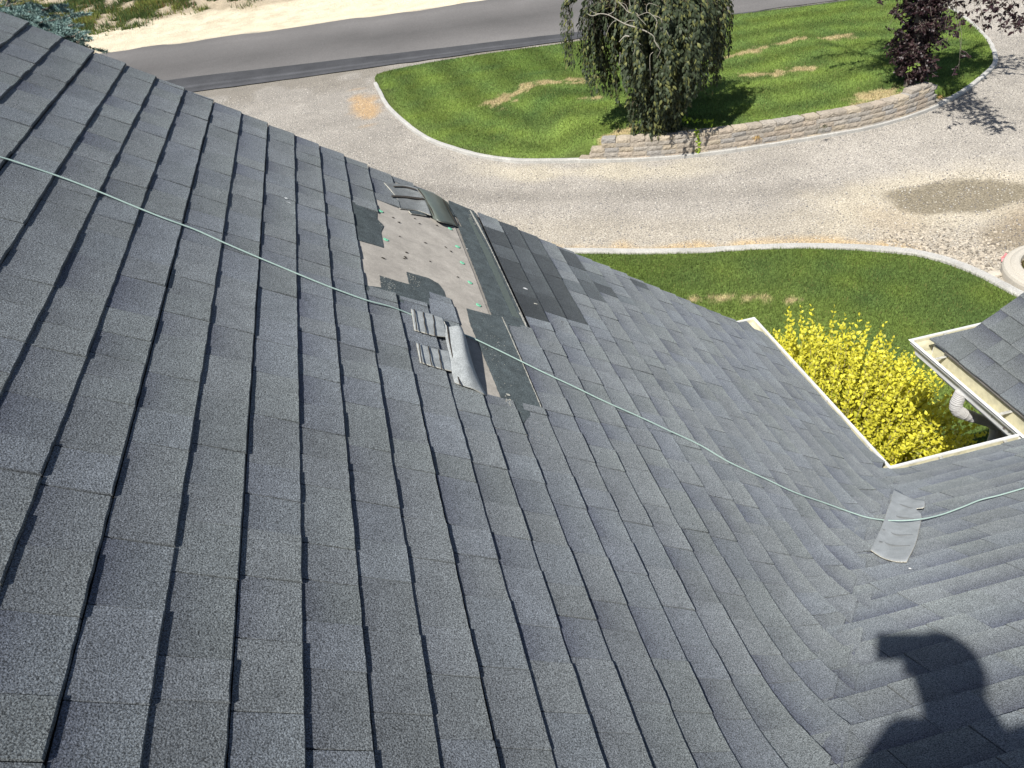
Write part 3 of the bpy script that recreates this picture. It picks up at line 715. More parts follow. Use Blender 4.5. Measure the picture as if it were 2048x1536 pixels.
isl_back = [(16.9, 22.6), (16.2, 23.25), (15.32, 23.42), (13.81, 23.67), (12.3, 23.9), (11.09, 24.1), (8.6, 24.2), (6.46, 24.25), (4.52, 24.5), (2.27, 24.7), (0.9, 24.5), (.62, 24.0)]
curb_isl = spline(isl_left, 5)+spline(isl_wall, 5)[1:]+spline(isl_right, 5)[1:]
island = curb_isl+spline(isl_back, 4)
island_lawn = spline(isl_left[:-1], 5)+spline([(4.2, 15.5), (4.5, 15.46), (5.1, 15.22), (5.9, 14.93), (7.07, 14.66), (8.25, 14.52), (9.09, 14.46), (9.95, 14.43), (10.6, 14.50), (11.2, 14.64), (11.75, 14.84), (12.2, 14.95), (12.62, 14.95)], 4)+spline(isl_right[1:], 5)+spline(isl_back, 4)
near_curb = spline([(0.2, 13.3), (1.2, 12.6), (2.1, 12.1), (2.99, 11.67), (4.06, 11.16), (4.95, 10.79), (5.73, 10.55), (6.46, 10.27), (7.13, 9.93), (7.75, 9.51), (8.0, 9.24), (8.2, 8.90), (8.33, 8.48), (8.42, 7.91), (8.50, 7.3), (8.6, 6.4), (8.7, 5.0)], 5)
nearlawn = near_curb+[(8.7, 2.0), (-1.5, 2.0), (-1.5, 13.3)]
def inset(poly, d):
    P = np.array(poly); a = np.roll(P, 1, 0); b_ = np.roll(P, -1, 0); t = b_-a; t /= np.linalg.norm(t, axis=1)[:, None]+1e-9
    area = np.sum(P[:, 0]*b_[:, 1]-b_[:, 0]*P[:, 1]); n_ = np.stack([-t[:, 1], t[:, 0]], 1)*(1 if area > 0 else -1)
    return [tuple(q) for q in P+n_*d]
island_lawn = inset(island_lawn, .07)
def ss(a, b_, x): t = np.clip((x-a)/(b_-a), 0, 1); return t*t*(3-2*t)
def ywall(X): return np.interp(X, [p[0] for p in isl_wall], [p[1] for p in isl_wall])
def lawn_h(X, Y):
    d = Y-ywall(X)
    return .05+.36*ss(3.9, 4.7, X)*(1-ss(11.9, 12.7, X))*(1-ss(1.0, 8.5, d))+.05*lat(X, Y, 2.3, 9)
road_y = lambda X: 25.4-.135*X
ISLPX = [W([(985, 192), (1040, 168), (1100, 158), (1175, 152)], GZ+.25), W([(1040, 160), (1180, 163)], GZ+.25), W([(1150, 200), (1195, 197)], GZ+.3), W([(1500, 148), (1545, 150), (1590, 142), (1625, 140)], GZ+.3), W([(1450, 117), (1530, 97), (1600, 80), (1700, 64)], GZ+.15), W([(1220, 262), (1260, 255)], GZ+.48), W([(1730, 190), (1785, 183)], GZ+.48), W([(1380, 252), (1430, 256)], GZ+.48)]
ISLW = [.24, .11, .11, .18, .16, .26, .40, .20]
NEARPX = [W([(1385, 606), (1450, 602), (1520, 603)]), W([(1560, 614), (1600, 608)])]
def dryness(X, Y, which):
    d = np.zeros(np.shape(X)); n = lat(X, Y, .22, 21)+.6*lat(X, Y, .09, 22)
    for pl, w in zip(ISLPX if which == 'i' else NEARPX, ISLW if which == 'i' else [.075, .06]):
        d = np.maximum(d, ss(1.15, .35, seg_dist(X, Y, pl)/w+n*2.3))
    return d
def turf_col(X, Y, which):
    n1 = lat(X, Y, 1.7, 31); n2 = lat(X, Y, .5, 32)
    g = np.stack([.078+.036*n1+.034*n2, .116+.040*n1+.036*n2, .028+.010*n1], -1)
    g = g*(1.55 if which == 'i' else 1.22)
    if which == 'i':     # mowing bands round the island
        dd = seg_dist(X, Y, curb_isl[:90]); g = g*(1+.20*np.sin(dd*5.0+1.5*n1))[..., None]
        edge = ss(.5, 0, dd+.5*n2); g = g*(1-edge[..., None]*.3)+np.array([.13, .12, .05])*edge[..., None]*.3
    d = dryness(X, Y, which)[..., None]
    return g*(1-d)+np.array([.43, .35, .19])*d
def sheet_grid(name, poly, step, zf, cf, m, base=None):
    P = np.array(poly); x0, y0 = P.min(0)-step; x1, y1 = P.max(0)+step
    xs = np.arange(x0, x1+step, step); ys = np.arange(y0, y1+step, step)
    X, Y = np.meshgrid(xs, ys, indexing='ij'); ins = pin(X, Y, poly)
    # snap outside corners of cut cells to the outline so that the rim follows it
    c = ins[:-1, :-1].astype(int)+ins[1:, :-1]+ins[1:, 1:]+ins[:-1, 1:]
    use = c > 0; need = np.zeros_like(ins)
    for a, b2 in ((0, 0), (1, 0), (1, 1), (0, 1)): need[a:a+use.shape[0], b2:b2+use.shape[1]] |= use
    out = need & ~ins; ox, oy = X[out], Y[out]
    bx = np.zeros_like(ox); by = np.zeros_like(oy); bd = np.full(ox.shape, 1e9)
    for i in range(len(poly)):
        (ax, ay), (cx, cy) = poly[i], poly[(i+1) % len(poly)]; dx, dy = cx-ax, cy-ay; L2 = dx*dx+dy*dy+1e-12
        t = np.clip(((ox-ax)*dx+(oy-ay)*dy)/L2, 0, 1); qx, qy = ax+t*dx, ay+t*dy; dd = np.hypot(ox-qx, oy-qy); k = dd < bd
        bx[k], by[k], bd[k] = qx[k], qy[k], dd[k]
    X[out], Y[out] = bx, by
    idx = -np.ones(ins.shape, int); idx[need] = np.arange(need.sum())
    V = np.stack([X[need], Y[need], zf(X[need], Y[need])], 1); ii, jj = np.nonzero(use)
    Fc = np.stack([idx[ii, jj], idx[ii+1, jj], idx[ii+1, jj+1], idx[ii, jj+1]], 1)
    return mesh(name, V, Fc, m, tint=cf(X[need], Y[need]))
lawnA = sheet_grid('lawn', island_lawn, .14, lambda X, Y: GZ+lawn_h(X, Y), lambda X, Y: turf_col(X, Y, 'i'), M_lawn); tag(lawnA, kind='structure'); mo_ = lawnA.modifiers.new('t', 'SOLIDIFY'); mo_.thickness = .5; mo_.offset = -1
lawnB = sheet_grid('lawn', nearlawn, .14, lambda X, Y: GZ+.05+.03*lat(X, Y, 2, 4), lambda X, Y: turf_col(X, Y, 'n'), M_lawn); tag(lawnB, kind='structure')
# grass blades
def scatter_poly(poly, n_):
    P = np.array(poly); x0, y0 = P.min(0); x1, y1 = P.max(0)
    X = rng.uniform(x0, x1, n_); Y = rng.uniform(y0, y1, n_); k = pin(X, Y, poly); return X[k], Y[k]
def blades(name, X, Y, Z, L_, w, col, m, lean=.5, label=None, cat=None):
    n_ = len(X); a = rng.uniform(0, 6.283, n_); ln = rng.uniform(.5, 1.2, n_)*L_; le = rng.uniform(.1, 1, n_)*lean
    dx, dy = np.cos(a), np.sin(a); px, py = -dy*w/2, dx*w/2
    V = np.empty((n_, 3, 3)); V[:, 0] = np.stack([X-px, Y-py, Z], 1); V[:, 1] = np.stack([X+px, Y+py, Z], 1)
    V[:, 2] = np.stack([X+dx*ln*le, Y+dy*ln*le, Z+ln*np.sqrt(np.clip(1-le**2, .05, 1))], 1)
    o = mesh(name, V.reshape(-1, 3), np.arange(n_*3).reshape(-1, 3), m, tint=np.repeat(col, 3, 0))
    return tag(o, label, cat, kind='stuff')
X, Y = scatter_poly(island_lawn, 330000)
def bladecol(X, Y, wh):
    c = turf_col(X, Y, wh)*rng.uniform(.6, 1.75, len(X))[:, None]; y = rng.random(len(X)) < .06
    c[y] = np.array([.22, .22, .07])*rng.uniform(.7, 1.3, y.sum())[:, None]; return c
blades('grass', X, Y, GZ+lawn_h(X, Y)-.005, .055, .013, bladecol(X, Y, 'i'), M_blade, .8, 'short mown grass of the kerbed island lawn', 'grass')
vis = [(1.2, 12.9), (8.5, 9.4), (8.7, 3.6), (2.2, 3.2)]
X, Y = scatter_poly(nearlawn, 420000); k = pin(X, Y, vis); X, Y = X[k], Y[k]
blades('grass', X, Y, GZ+.045+.03*lat(X, Y, 2, 4), .060, .009, bladecol(X, Y, 'n'), M_blade, .8, 'short mown grass of the near lawn below the roof', 'grass')
# the ground sheet
def ground_col(X, Y):
    n1 = lat(X, Y, 2.6, 41); n2 = lat(X, Y, .8, 42); n3 = lat(X, Y, .3, 43)
    c = np.ones(X.shape+(3,))*np.array([.312, .288, .254])
    c = c*(1+.22*n1+.20*n2+.12*n3)[..., None]; c = c*(1-.16*ss(.45, .1, np.abs(seg_dist(X, Y, near_curb)-2.2+.3*n1))-.10*ss(.4, .1, np.abs(seg_dist(X, Y, near_curb)-1.0+.3*n1)))[..., None]
    def mix(c, w, col): w = np.clip(w, 0, 1)[..., None]; return c*(1-w)+np.array(col)*w
    # packed pale fines along the wheel edges
    c = mix(c, ss(.9, .0, seg_dist(X, Y, near_curb[8:60])-.8+.8*n1)*.35, (.42, .37, .285))
    c = mix(c, ss(.55, .1, np.abs(seg_dist(X, Y, curb_isl[20:70])-.45)+.5*n2)*.6*ss(1.5, 3, X)*ss(7.5, 5.5, X), (.47, .42, .32))
    # dirt round the wet patch
    e = np.hypot((X-9.75)/1.25+.10*n2, (Y-10.85)/.62+.15*n2+.25*(X-9.75)/1.25)
    c = mix(c, ss(2.6, 1.1, e+.9*n2+.5*n3)*.75, (.44, .39, .30))
    c = mix(c, ss(1.12, .88, e+.22*n3+.12*n2), (.205, .178, .130))
    e2 = np.hypot((X-9.4)/.9, (Y-9.3)/.5); c = mix(c, ss(1.2, .3, e2+.9*n2)*.75, (.22, .18, .125))
    e3 = np.hypot((X-10.9)/1.3, (Y-9.7)/.45); c = mix(c, ss(1.15, .3, e3+1.2*n2+.5*n3)*.6, (.25, .20, .14))
    e2 = np.hypot((X-8.2)/.5, (Y-10.4)/.7); c = mix(c, ss(1.2, .3, e2+.9*n2)*.4, (.30, .24, .17))
    # straw coloured weeds by the kerbs
    c = mix(c, ss(.34, .05, seg_dist(X, Y, near_curb[12:46])-.05+.35*n3)*.7, (.46, .33, .17))
    e2 = np.hypot((X-.25)/.45, (Y-21.8)/1.6); c = mix(c, ss(1.1, .4, e2+.8*n3)*.75, (.45, .30, .15))
    # towards the road: darker, then the sandy far shoulder
    ry = road_y(X); c = mix(c, ss(-2.8, -.4, Y-ry)*.55*(X < 20), (.25, .23, .20)); c = mix(c, ss(.42, .6, n2+.5)*ss(-3.0, -1, Y-ry)*.5, (.17, .15, .12))
    far = ry+7.0; c = mix(c, ss(-.3, .3, Y-far+.4*n2), (.60, .52, .38))
    st = .5+.5*np.sin((Y-far)*4+2.5*n1); c = mix(c, ss(.0, .6, Y-far)*st*.35, (.68, .62, .48)); c = mix(c, ss(0, .4, Y-far)*ss(.1, .5, n2+n3)*.4, (.45, .38, .27))
    c = mix(c, ss(4.2, 5.4, Y-far+1.5*n2+ .35*np.clip(-X-3, -9, 9)*-1*0), (.42, .35, .25))
    # the strip in the gap between the houses and below the shrub
    return c
b_x = np.concatenate([np.linspace(-400, -14, 14), np.arange(-13.9, 24, .13), np.linspace(24.2, 400, 14)])
b_y = np.concatenate([np.linspace(-400, 3, 12), np.arange(3.1, 46, .13), np.linspace(46.3, 900, 16)])
X, Y = np.meshgrid(b_x, b_y, indexing='ij')
def ground_z(X, Y):
    return GZ+.012*lat(X, Y, .5, 51)+.35*ss(4.0, 9.0, Y-road_y(X)-7)*(1+.7*lat(X, Y, 1.3, 52))+.10*ss(1.2, 3.5, Y-road_y(X)-7)*(lat(X, Y, .35, 53)+.5)-.025*(1-ss(.8, 1.05, np.hypot((X-9.75)/1.25, (Y-10.85)/.62)))
Z = ground_z(X, Y); nx, ny = X.shape
idx = np.arange(nx*ny).reshape(nx, ny); Fc = np.stack([idx[:-1, :-1], idx[1:, :-1], idx[1:, 1:], idx[:-1, 1:]], -1).reshape(-1, 4)
gr = mesh('ground', np.stack([X, Y, Z], -1).reshape(-1, 3), Fc, M_ground, tint=ground_col(X, Y).reshape(-1, 3)); tag(gr, kind='structure')
# road with its newer dark strip along the near edge
def strip(name, d0, d1, z, m, x0=-60, x1=80, step=.25, e0=.04, e1=.04, cf=None):
    xs = np.arange(x0, x1, step); n_ = len(xs); ds = np.linspace(0, 1, 9); V = []; T = []
    for i, x in enumerate(xs):
        a = d0(x)+e0*2*lat(x, 0, .5, 61+int(z*1e4) % 7); c_ = d1(x)+e1*2*lat(x, 9, .6, 62)
        for t in ds:
            y = road_y(x)+a+(c_-a)*t; V.append((x, y, GZ+z)); T.append(cf(x, t) if cf else 1.0)
    k = len(ds); Fc = np.array([(i*k+j, (i+1)*k+j, (i+1)*k+j+1, i*k+j+1) for i in range(n_-1) for j in range(k-1)])
    return tag(mesh(name, np.array(V), Fc, m, tint=np.array(T)), kind='structure')
strip('road', lambda x: .35, lambda x: 7.0+0*x, .022, M_road, e1=.18, cf=lambda x, t: np.array([1.0, .985, .965])*(1.0+.17*math.sin(t*9.5)+.12*float(lat(x, t*7, 1.9, 81))+.10*(t > .85)+.10*(t < .25)))
strip('road_patch', lambda x: -.02-.02*x*0, lambda x: 1.80-.085*min(max(x+5, 0), 19), .028, M_road2, e0=.05, e1=.02, cf=lambda x, t: 1.0+(.5 if .35 < t < .5 else 0)+.3*(t < .2))
# kerbs
def curb(name, path, w, h, z0, inset=True, seg=None):
    V = []; Fc = []; P = [np.array(p) for p in path]; T = []
    for i, p in enumerate(P):
        d = P[min(i+1, len(P)-1)]-P[max(i-1, 0)]; d /= np.linalg.norm(d); nrm = np.array([-d[1], d[0]])
        z = z0(p[0], p[1]) if callable(z0) else z0
        jit = random.uniform(-.006, .006)
        for (o_, hh) in ((0, -.08), (0, h*.8), (.012, h), (w-.012, h), (w, h*.8), (w, -.08)):
            q = p+nrm*(o_*(1 if inset else -1)+jit); V.append((q[0], q[1], z+hh)); T.append(random.uniform(.93, 1.05))
    for i in range(len(P)-1):
        for j in range(5): Fc.append((i*6+j, i*6+j+1, (i+1)*6+j+1, (i+1)*6+j))
    return mesh(name, V, Fc, M_conc, tint=T)
tag(curb('kerb', curb_isl[1:], .10, .075, GZ, inset=True), kind='structure')
tag(curb('kerb', near_curb, .13, .10, GZ, inset=False), kind='structure')
# retaining wall of split-face blocks
wall = empty('retaining_wall', (8.2, 14.3, GZ), 'low tan block retaining wall curving along the front of the island lawn', 'wall')
wo = np.array(wall.location); wp = spline(isl_wall, 12)
seglen = [0]
for i in range(len(wp)-1): seglen.append(seglen[-1]+math.hypot(wp[i+1][0]-wp[i][0], wp[i+1][1]-wp[i][1]))
TOT = seglen[-1]
def wpos(s_):
    x = np.interp(s_, seglen, [p[0] for p in wp]); y = np.interp(s_, seglen, [p[1] for p in wp]); return np.array([x, y])
def block(bm_, s0, s1, z0, z1, setback, depth, col, yaw=0, rough=.010, tilt=0):
    a, c_ = wpos(s0), wpos(s1); d = (c_-a)/np.linalg.norm(c_-a); nrm = np.array([-d[1], d[0]]); 
    n1, n2 = 5, 3; V = []; Fc = []
    cen = (a+c_)/2; half = np.linalg.norm(c_-a)/2; ca, sa = math.cos(yaw), math.sin(yaw)
    def pt(u, v, w_):   # u along, v inward, w_ up
        uu, vv = u*ca-v*sa, u*sa+v*ca
        q = cen+d*uu+nrm*(vv+setback); return (q[0]-wo[0], q[1]-wo[1], w_+GZ-wo[2]+tilt*u)
    for j in range(n2+1):
        for i in range(n1+1):
            edge = (i in (0, n1)) or (j in (0, n2)); u = -half+2*half*i/n1
            V.append(pt(u, (0.009 if edge else 0)+random.uniform(-rough, rough)*.6, z0+(z1-z0)*j/n2))
    for j in range(n2):
        for i in range(n1): q = j*(n1+1)+i; Fc.append((q, q+1, q+n1+2, q+n1+1))
    k = len(V); m2 = 3
    for j in range(1, m2+1):
        for i in range(n1+1): V.append(pt((-half+2*half*i/n1)*(1-.06*j/m2), depth*j/m2+random.uniform(-rough, rough)*(j == m2), z1+random.uniform(-.004, .004)-(.008 if j == m2 else 0)))
    for j in range(m2):
        for i in range(n1):
            p0 = (n2*(n1+1)+i) if j == 0 else k+(j-1)*(n1+1)+i; p1 = k+j*(n1+1)+i
            Fc.append((p0, p0+1, p1+1, p1))
    # sides and back
    L1, L2 = 0, n2*(n1+1); e1 = k+(m2-1)*(n1+1)
    V.append(pt(-half*.94, depth, z0)); V.append(pt(half*.94, depth, z0)); b0, b1 = len(V)-2, len(V)-1
    Fc.append((L1, L2, k, k+(n1+1), e1, b0)); Fc.append((n1, b1, e1+n1, k+(n1+1)+n1, k+n1, L2+n1)); Fc.append((b0, e1, e1+n1, b1)[:2]+tuple([e1+n1, b1]))
    bm_.add(V, Fc, col)
def bcol():
    c_ = random.choice([(.34, .295, .24), (.36, .305, .245), (.33, .295, .25), (.38, .325, .25), (.31, .29, .265), (.33, .30, .26)]); f = random.uniform(1.02, 1.25); return tuple(f*q for q in c_)
CH = .092
body = MB()
for r_ in range(4):
    s_ = .02+.13*r_+(.10 if r_ % 2 else 0); end = TOT-.75+.0*r_
    while s_ < end-.1:
        w = .295+random.uniform(-.004, .004); block(body, s_+.002, s_+w-.002, r_*CH+.001+.0, (r_+1)*CH-.002, .03+r_*.022, .2, bcol(), rough=.006); s_ += w
body.build('wall_courses', M_block, wall)
s_ = .50
while s_ < TOT-.85:
    w = .30+random.uniform(-.006, .006); bb = MB(); hi = .0 if s_ < TOT-1.9 else .07
    block(bb, s_+.006, s_+w-.006, 4*CH+.0, 4*CH+.085, .03+4*.022-.012, .24, tuple(1.05*q for q in bcol()), yaw=random.uniform(-.06, .06) if random.random() < .75 else random.uniform(-.25, .25), tilt=random.uniform(-.03, .03))
    bb.build('cap_block', M_block, wall); s_ += w
for i in range(2):
    bb = MB(); block(bb, TOT-1.50+i*.32, TOT-1.50+i*.32+.29, 4*CH+.087, 4*CH+.17, .12, .24, bcol(), yaw=random.uniform(-.1, .1)); bb.build('cap_block', M_block, wall)
# straw tufts growing out of the wall
def tuft(px, py, z, name, label, col, n_=40, L_=.16, w=.008):
    q = at_z(px, py, z); X = q[0]+rng.normal(0, .03, n_); Y = q[1]+rng.normal(0, .02, n_)-.02
    a = rng.uniform(0, 6.28, n_); V = np.empty((n_, 3, 3)); ln = rng.uniform(.4, 1, n_)*L_
    for i in range(n_):
        V[i, 0] = (X[i]-w/2, Y[i], z); V[i, 1] = (X[i]+w/2, Y[i], z); V[i, 2] = (X[i]+math.cos(a[i])*ln[i]*.6, Y[i]-abs(math.sin(a[i]))*ln[i]*.6, z+ln[i]*.5*math.sin(a[i]*2))
    o = mesh(name, V.reshape(-1, 3)-q, np.arange(n_*3).reshape(-1, 3), M_blade, tint=np.tile(np.array(col), (n_*3, 1))*rng.uniform(.7, 1.3, (n_*3, 1))); o.location = q
    tag(o, label, 'weed')
tuft(1513, 272, GZ+.25, 'grass_tuft', 'dry orange grass tuft on the wall face right of the weeping tree', (.55, .38, .16), 36, .2, .012)
tuft(1878, 192, GZ+.45, 'grass_tuft', 'dry orange grass tuft near the right end of the wall', (.55, .38, .16), 30, .2, .012)
tuft(1647, 250, GZ+.40, 'grass_tuft', 'dark spiky weed in the middle of the wall', (.09, .10, .05), 30, .32, .012)
# gravel stones
def stones(name, X, Y, size, cols, label, zoff=0.0):
    n_ = len(X); s = size*rng.uniform(.45, 1.5, n_); a = rng.uniform(0, 6.28, n_); V = np.empty((n_, 5, 3))
    for k in range(4):
        w = a+k*1.571+rng.uniform(-.4, .4, n_); r = s*rng.uniform(.6, 1.2, n_)
        V[:, k] = np.stack([X+r*np.cos(w), Y+r*np.sin(w), ground_z(X, Y)-.002+0*X], 1)
    V[:, 4] = np.stack([X+s*rng.uniform(-.4, .4, n_), Y+s*rng.uniform(-.4, .4, n_), ground_z(X, Y)+s*rng.uniform(.35, .9, n_)], 1)
    b_ = (np.arange(n_)*5)[:, None]; Fc = np.concatenate([np.stack([b_[:, 0]+k, b_[:, 0]+(k+1) % 4, b_[:, 0]+4], 1) for k in range(4)])
    return tag(mesh(name, V.reshape(-1, 3), Fc, M_stone, tint=np.repeat(cols, 5, 0)), label, 'gravel', kind='stuff')
drive = [(-5, 24.5), (-5, 12.5), (0, 12.5), (2.9, 11.6), (5.7, 10.3), (7.7, 9.2), (8.2, 8), (13, 8), (17, 13), (21, 20), (22, 24), (-5, 25)]
X, Y = scatter_poly(drive, 300000); k = ~pin(X, Y, island) & ~pin(X, Y, nearlawn) & (rng.random(len(X)) < ss(34, 9, Y)*.9+.25)
k &= (seg_dist(X, Y, near_curb) > .02); X, Y = X[k], Y[k]
gc = ground_col(X, Y)*rng.uniform(.55, 1.7, len(X))[:, None]; w = rng.random(len(X)) < .15; gc[w] = np.array([.54, .51, .45])*rng.uniform(.8, 1.15, w.sum())[:, None]
w = rng.random(len(X)) < .22; gc[w] = np.array([.13, .125, .13])*rng.uniform(.7, 1.5, w.sum())[:, None]
stones('gravel', X, Y, .0135, gc, 'loose pale gravel of the curving driveway')
# planter ring at the right
ring = empty('planter_ring', (9.35, 8.05, GZ), 'curved tan concrete planter ring on the gravel at the right edge', 'planter')
b = MB(); R0 = .86; V = []; Fc = []; prof = [(0, 0), (0, .10), (-.015, .135), (-.05, .15), (-.09, .148), (-.105, .165), (-.15, .19), (-.20, .19), (-.225, .17), (-.23, 0)]
nn = 72; k = len(prof)
for i in range(nn):
    a = 2*math.pi*i/nn
    for dr, h in prof: V.append(((R0+dr)*math.cos(a), (R0+dr)*math.sin(a)*.92, h))
for i in range(nn):
    for j in range(k-1): i2 = (i+1) % nn; Fc.append((i*k+j, i2*k+j, i2*k+j+1, i*k+j+1))
b.add(V, Fc); b.build('ring', M_ringc, ring, smooth=False)
n_ = 2500; a = rng.uniform(0, 6.28, n_); r = .58*np.sqrt(rng.random(n_)); X, Y = r*np.cos(a), r*np.sin(a)
soil = MB(); soil.add([(.64*math.cos(t), .58*math.sin(t), .07) for t in np.linspace(0, 6.28, 25)[:-1]], [tuple(range(24))]); soil.build('soil', M_dirt, ring)
bl = blades('plants', X, Y, np.full(n_, .07), .09, .016, np.array([.16, .15, .05])*rng.uniform(.4, 1.8, (n_, 1)), M_blade, .9); bl.parent = ring
for pxy, sz, nm, lb in [((2044, 517), .13, M_ringc, 'pale rock on the gravel behind the planter ring'), ((2022, 531), .12, M_ringc, 'long tan rock touching the planter ring'), ((1988, 549), .08, M_ringc, 'upright tan rock left of the planter ring')]:
    q = at_z(*pxy, GZ+.03); bm = bmesh.new(); bmesh.ops.create_icosphere(bm, subdivisions=2, radius=sz)
    for v in bm.verts: v.co *= random.uniform(.82, 1.1); v.co.z *= .6; v.co.x *= 1.35
    me = bpy.data.meshes.new('rock'); bm.to_mesh(me); bm.free(); me.materials.append(nm)
    a_ = me.color_attributes.new('tint', 'FLOAT_COLOR', 'POINT'); a_.data.foreach_set('color', np.tile(np.array([1.1, 1.08, 1.05, 1.], np.float32), len(me.vertices)))
    o = link(bpy.data.objects.new('rock', me)); o.location = q; tag(o, lb, 'rock', 'rocks round the planter ring')
q = at_z(2007, 522, GZ+.03); b = MB()
b.add([(-.02, 0, 0), (.025, .01, 0), (.05, .015, .10), (.01, .02, .13), (-.01, .01, .09), (-.03, .03, .05)], [(0, 1, 2, 3, 4, 5)]); b.add([(-.05, -.01, .01), (.0, -.03, .005), (.02, .0, .05), (-.03, .01, .05)], [(0, 1, 2, 3)])
o = b.build('marker_ribbon', M_pink); o.location = q; tag(o, 'small pink marker ribbon in the gravel near the planter ring', 'ribbon'); mo = o.modifiers.new('t', 'SOLIDIFY'); mo.thickness = .003
xx, yy = rng.uniform(7.7, 9.6, 5200), rng.uniform(8.0, 10.2, 5200); k = ~pin(xx, yy, nearlawn) & (seg_dist(xx, yy, near_curb) > .05) & (rng.random(5200) < ss(1.5, .2, seg_dist(xx, yy, near_curb))) & (np.hypot(xx-9.35, (yy-8.05)/.92) > .92)
xx, yy = xx[k], yy[k]; cc = np.array([.40, .35, .28])*rng.uniform(.3, 1.45, (len(xx), 1))*np.array([1, 1, 1]); stones('gravel', xx, yy, .024, cc, 'coarse river stones between the near kerb and the planter ring')
# ------------------------------------------------------------------ plants
def leaves(P, Dr, L_, w, col, fold=.25, up=None):
    """rhomb leaves: base P, direction Dr (unit), returns V, F, tint"""
    n_ = len(P); up = rng.normal(0, 1, (n_, 3)) if up is None else up
    S = np.cross(Dr, up); S /= np.linalg.norm(S, axis=1)[:, None]+1e-9; Nn = np.cross(S, Dr)
    L_ = np.broadcast_to(L_, (n_,))[:, None]; w = np.broadcast_to(w, (n_,))[:, None]
    V = np.empty((n_, 6, 3)); V[:, 0] = P; m1 = P+Dr*L_*.35; m2 = P+Dr*L_*.72-Nn*L_*.06
    V[:, 1] = m1+S*w*.5+Nn*w*fold; V[:, 2] = m2+S*w*.36+Nn*w*fold*.6; V[:, 3] = P+Dr*L_-Nn*L_*.16; V[:, 4] = m2-S*w*.36+Nn*w*fold*.6; V[:, 5] = m1-S*w*.5+Nn*w*fold
    b_ = np.arange(n_)*6; tri = [(0, 1, 5), (1, 2, 5), (5, 2, 4), (2, 3, 4)]
    Fc = np.concatenate([np.stack([b_+i for i in t], 1) for t in tri]); return V.reshape(-1, 3), Fc, np.repeat(col, 6, 0)
def unit(a): return a/(np.linalg.norm(a, axis=-1, keepdims=True)+1e-9)
def spline3(pts, n_):
    out = []
    for i in range(len(pts)-1):
        p0, p1, p2, p3 = pts[max(i-1, 0)], pts[i], pts[i+1], pts[min(i+2, len(pts)-1)]
        for k in range(n_): t = k/n_; out.append(.5*((2*p1)+(-p0+p2)*t+(2*p0-5*p1+4*p2-p3)*t*t+(-p0+3*p1-3*p2+p3)*t**3))
    out.append(pts[-1]); return out
# weeping tree
base = np.array([5.90, 15.35, GZ+.39]); wt_ = empty('weeping_tree', base, 'weeping tree with drooping dark green leaves and bare pale twigs, behind the block wall', 'tree')
tr = MB(); tw = MB()
top = np.array([-.05, .05, 2.75])
tr.tube([(0, 0, -.1), (.03, 0, .5), (-.02, .03, 1.2), (.03, .02, 2.0), top], [.13, .10, .085, .075, .06], 10)
LP, LD = [], []
def strand(az_, rmax, zs, zend, n_=26, twig=True, leaf_from=.25, dens=2.9):
    r0 = .1; pts = []
    c_, s_ = math.cos(az_), math.sin(az_); wob = random.uniform(-.15, .15)
    for i in range(n_+1):
        t = i/n_
        if t < .45: q = t/.45; r_ = r0+(rmax-r0)*math.sin(q*1.35)/math.sin(1.35); z = zs+.28*math.sin(q*2.4)*rmax-.12*q
        else: q = (t-.45)/.55; r_ = rmax*(1+.06*math.sin(q*2))-.10*q; z = (zs+.28*math.sin(2.4)*rmax-.12)*(1-q)+zend*q
        a = az_+wob*t+.03*math.sin(t*17+az_*9)
        pts.append(np.array([r_*math.cos(a), r_*math.sin(a), z+.02*math.sin(t*23+az_*5)]))
    if twig: tw.tube([p for p in pts[::2]], [max(.002, .009*(1-i/9)) for i in range(len(pts[::2]))], 4, cap=False, t=(.30, .27, .22))
    for i in range(n_):
        if i/n_ < leaf_from: continue
        for k in range(int(dens)+(random.random() < dens % 1)):
            u = random.random(); p = pts[i]*(1-u)+pts[i+1]*u; d = pts[i+1]-pts[i]; d /= np.linalg.norm(d)+1e-9
            out_ = np.array([math.cos(az_+random.uniform(-1.5, 1.5)), math.sin(az_+random.uniform(-1.5, 1.5)), 0])
            LP.append(p+out_*random.uniform(0, .04)); LD.append(d*.5+out_*random.uniform(.3, 1.0)+np.array([0, 0, -.45]))
CL = [(random.uniform(0, 6.283), random.uniform(-.45, .38), random.uniform(.78, 1.14)) for _ in range(34)]
for i in range(430):
    cl = random.choice(CL); a = cl[0]+random.gauss(0, .075); tier = random.random()
    if tier < .5: rm = random.uniform(1.15, 1.52); zs = random.uniform(2.0, 2.45); ze = random.uniform(.55, 1.15)
    elif tier < .8: rm = random.uniform(.6, 1.15); zs = random.uniform(2.2, 2.7); ze = random.uniform(.5, 1.5)
    else: rm = random.uniform(.25, .6); zs = random.uniform(1.6, 2.8); ze = random.uniform(-.02, .5)
    ze = 1.02*rm+cl[1]+random.uniform(-.16, .10)+.10*math.sin(a*5+.5); rm *= cl[2]*.95; zs = max(zs, ze+.7) if rm > .6 else zs; rm *= 1+.06*math.sin(a*3+1)
    strand(a, rm, zs, ze, leaf_from=random.uniform(.12, .38))
for i in range(70): strand(random.uniform(0, 6.28), random.uniform(.4, 1.40), random.uniform(2.6, 3.1), random.uniform(1.7, 2.2), leaf_from=.2)
for i in range(12):   # the long arm hanging out on the left
    strand(math.pi*.98+random.uniform(-.12, .12), random.uniform(1.55, 1.72), 2.45, random.uniform(1.45, 1.9), dens=1.6)
for i in range(60):   # skirt at the foot spilling to the wall
    a = random.uniform(3.3, 6.2); strand(a, random.uniform(.25, .62), random.uniform(.5, .9), random.uniform(-.05, .12), n_=14, leaf_from=.3)
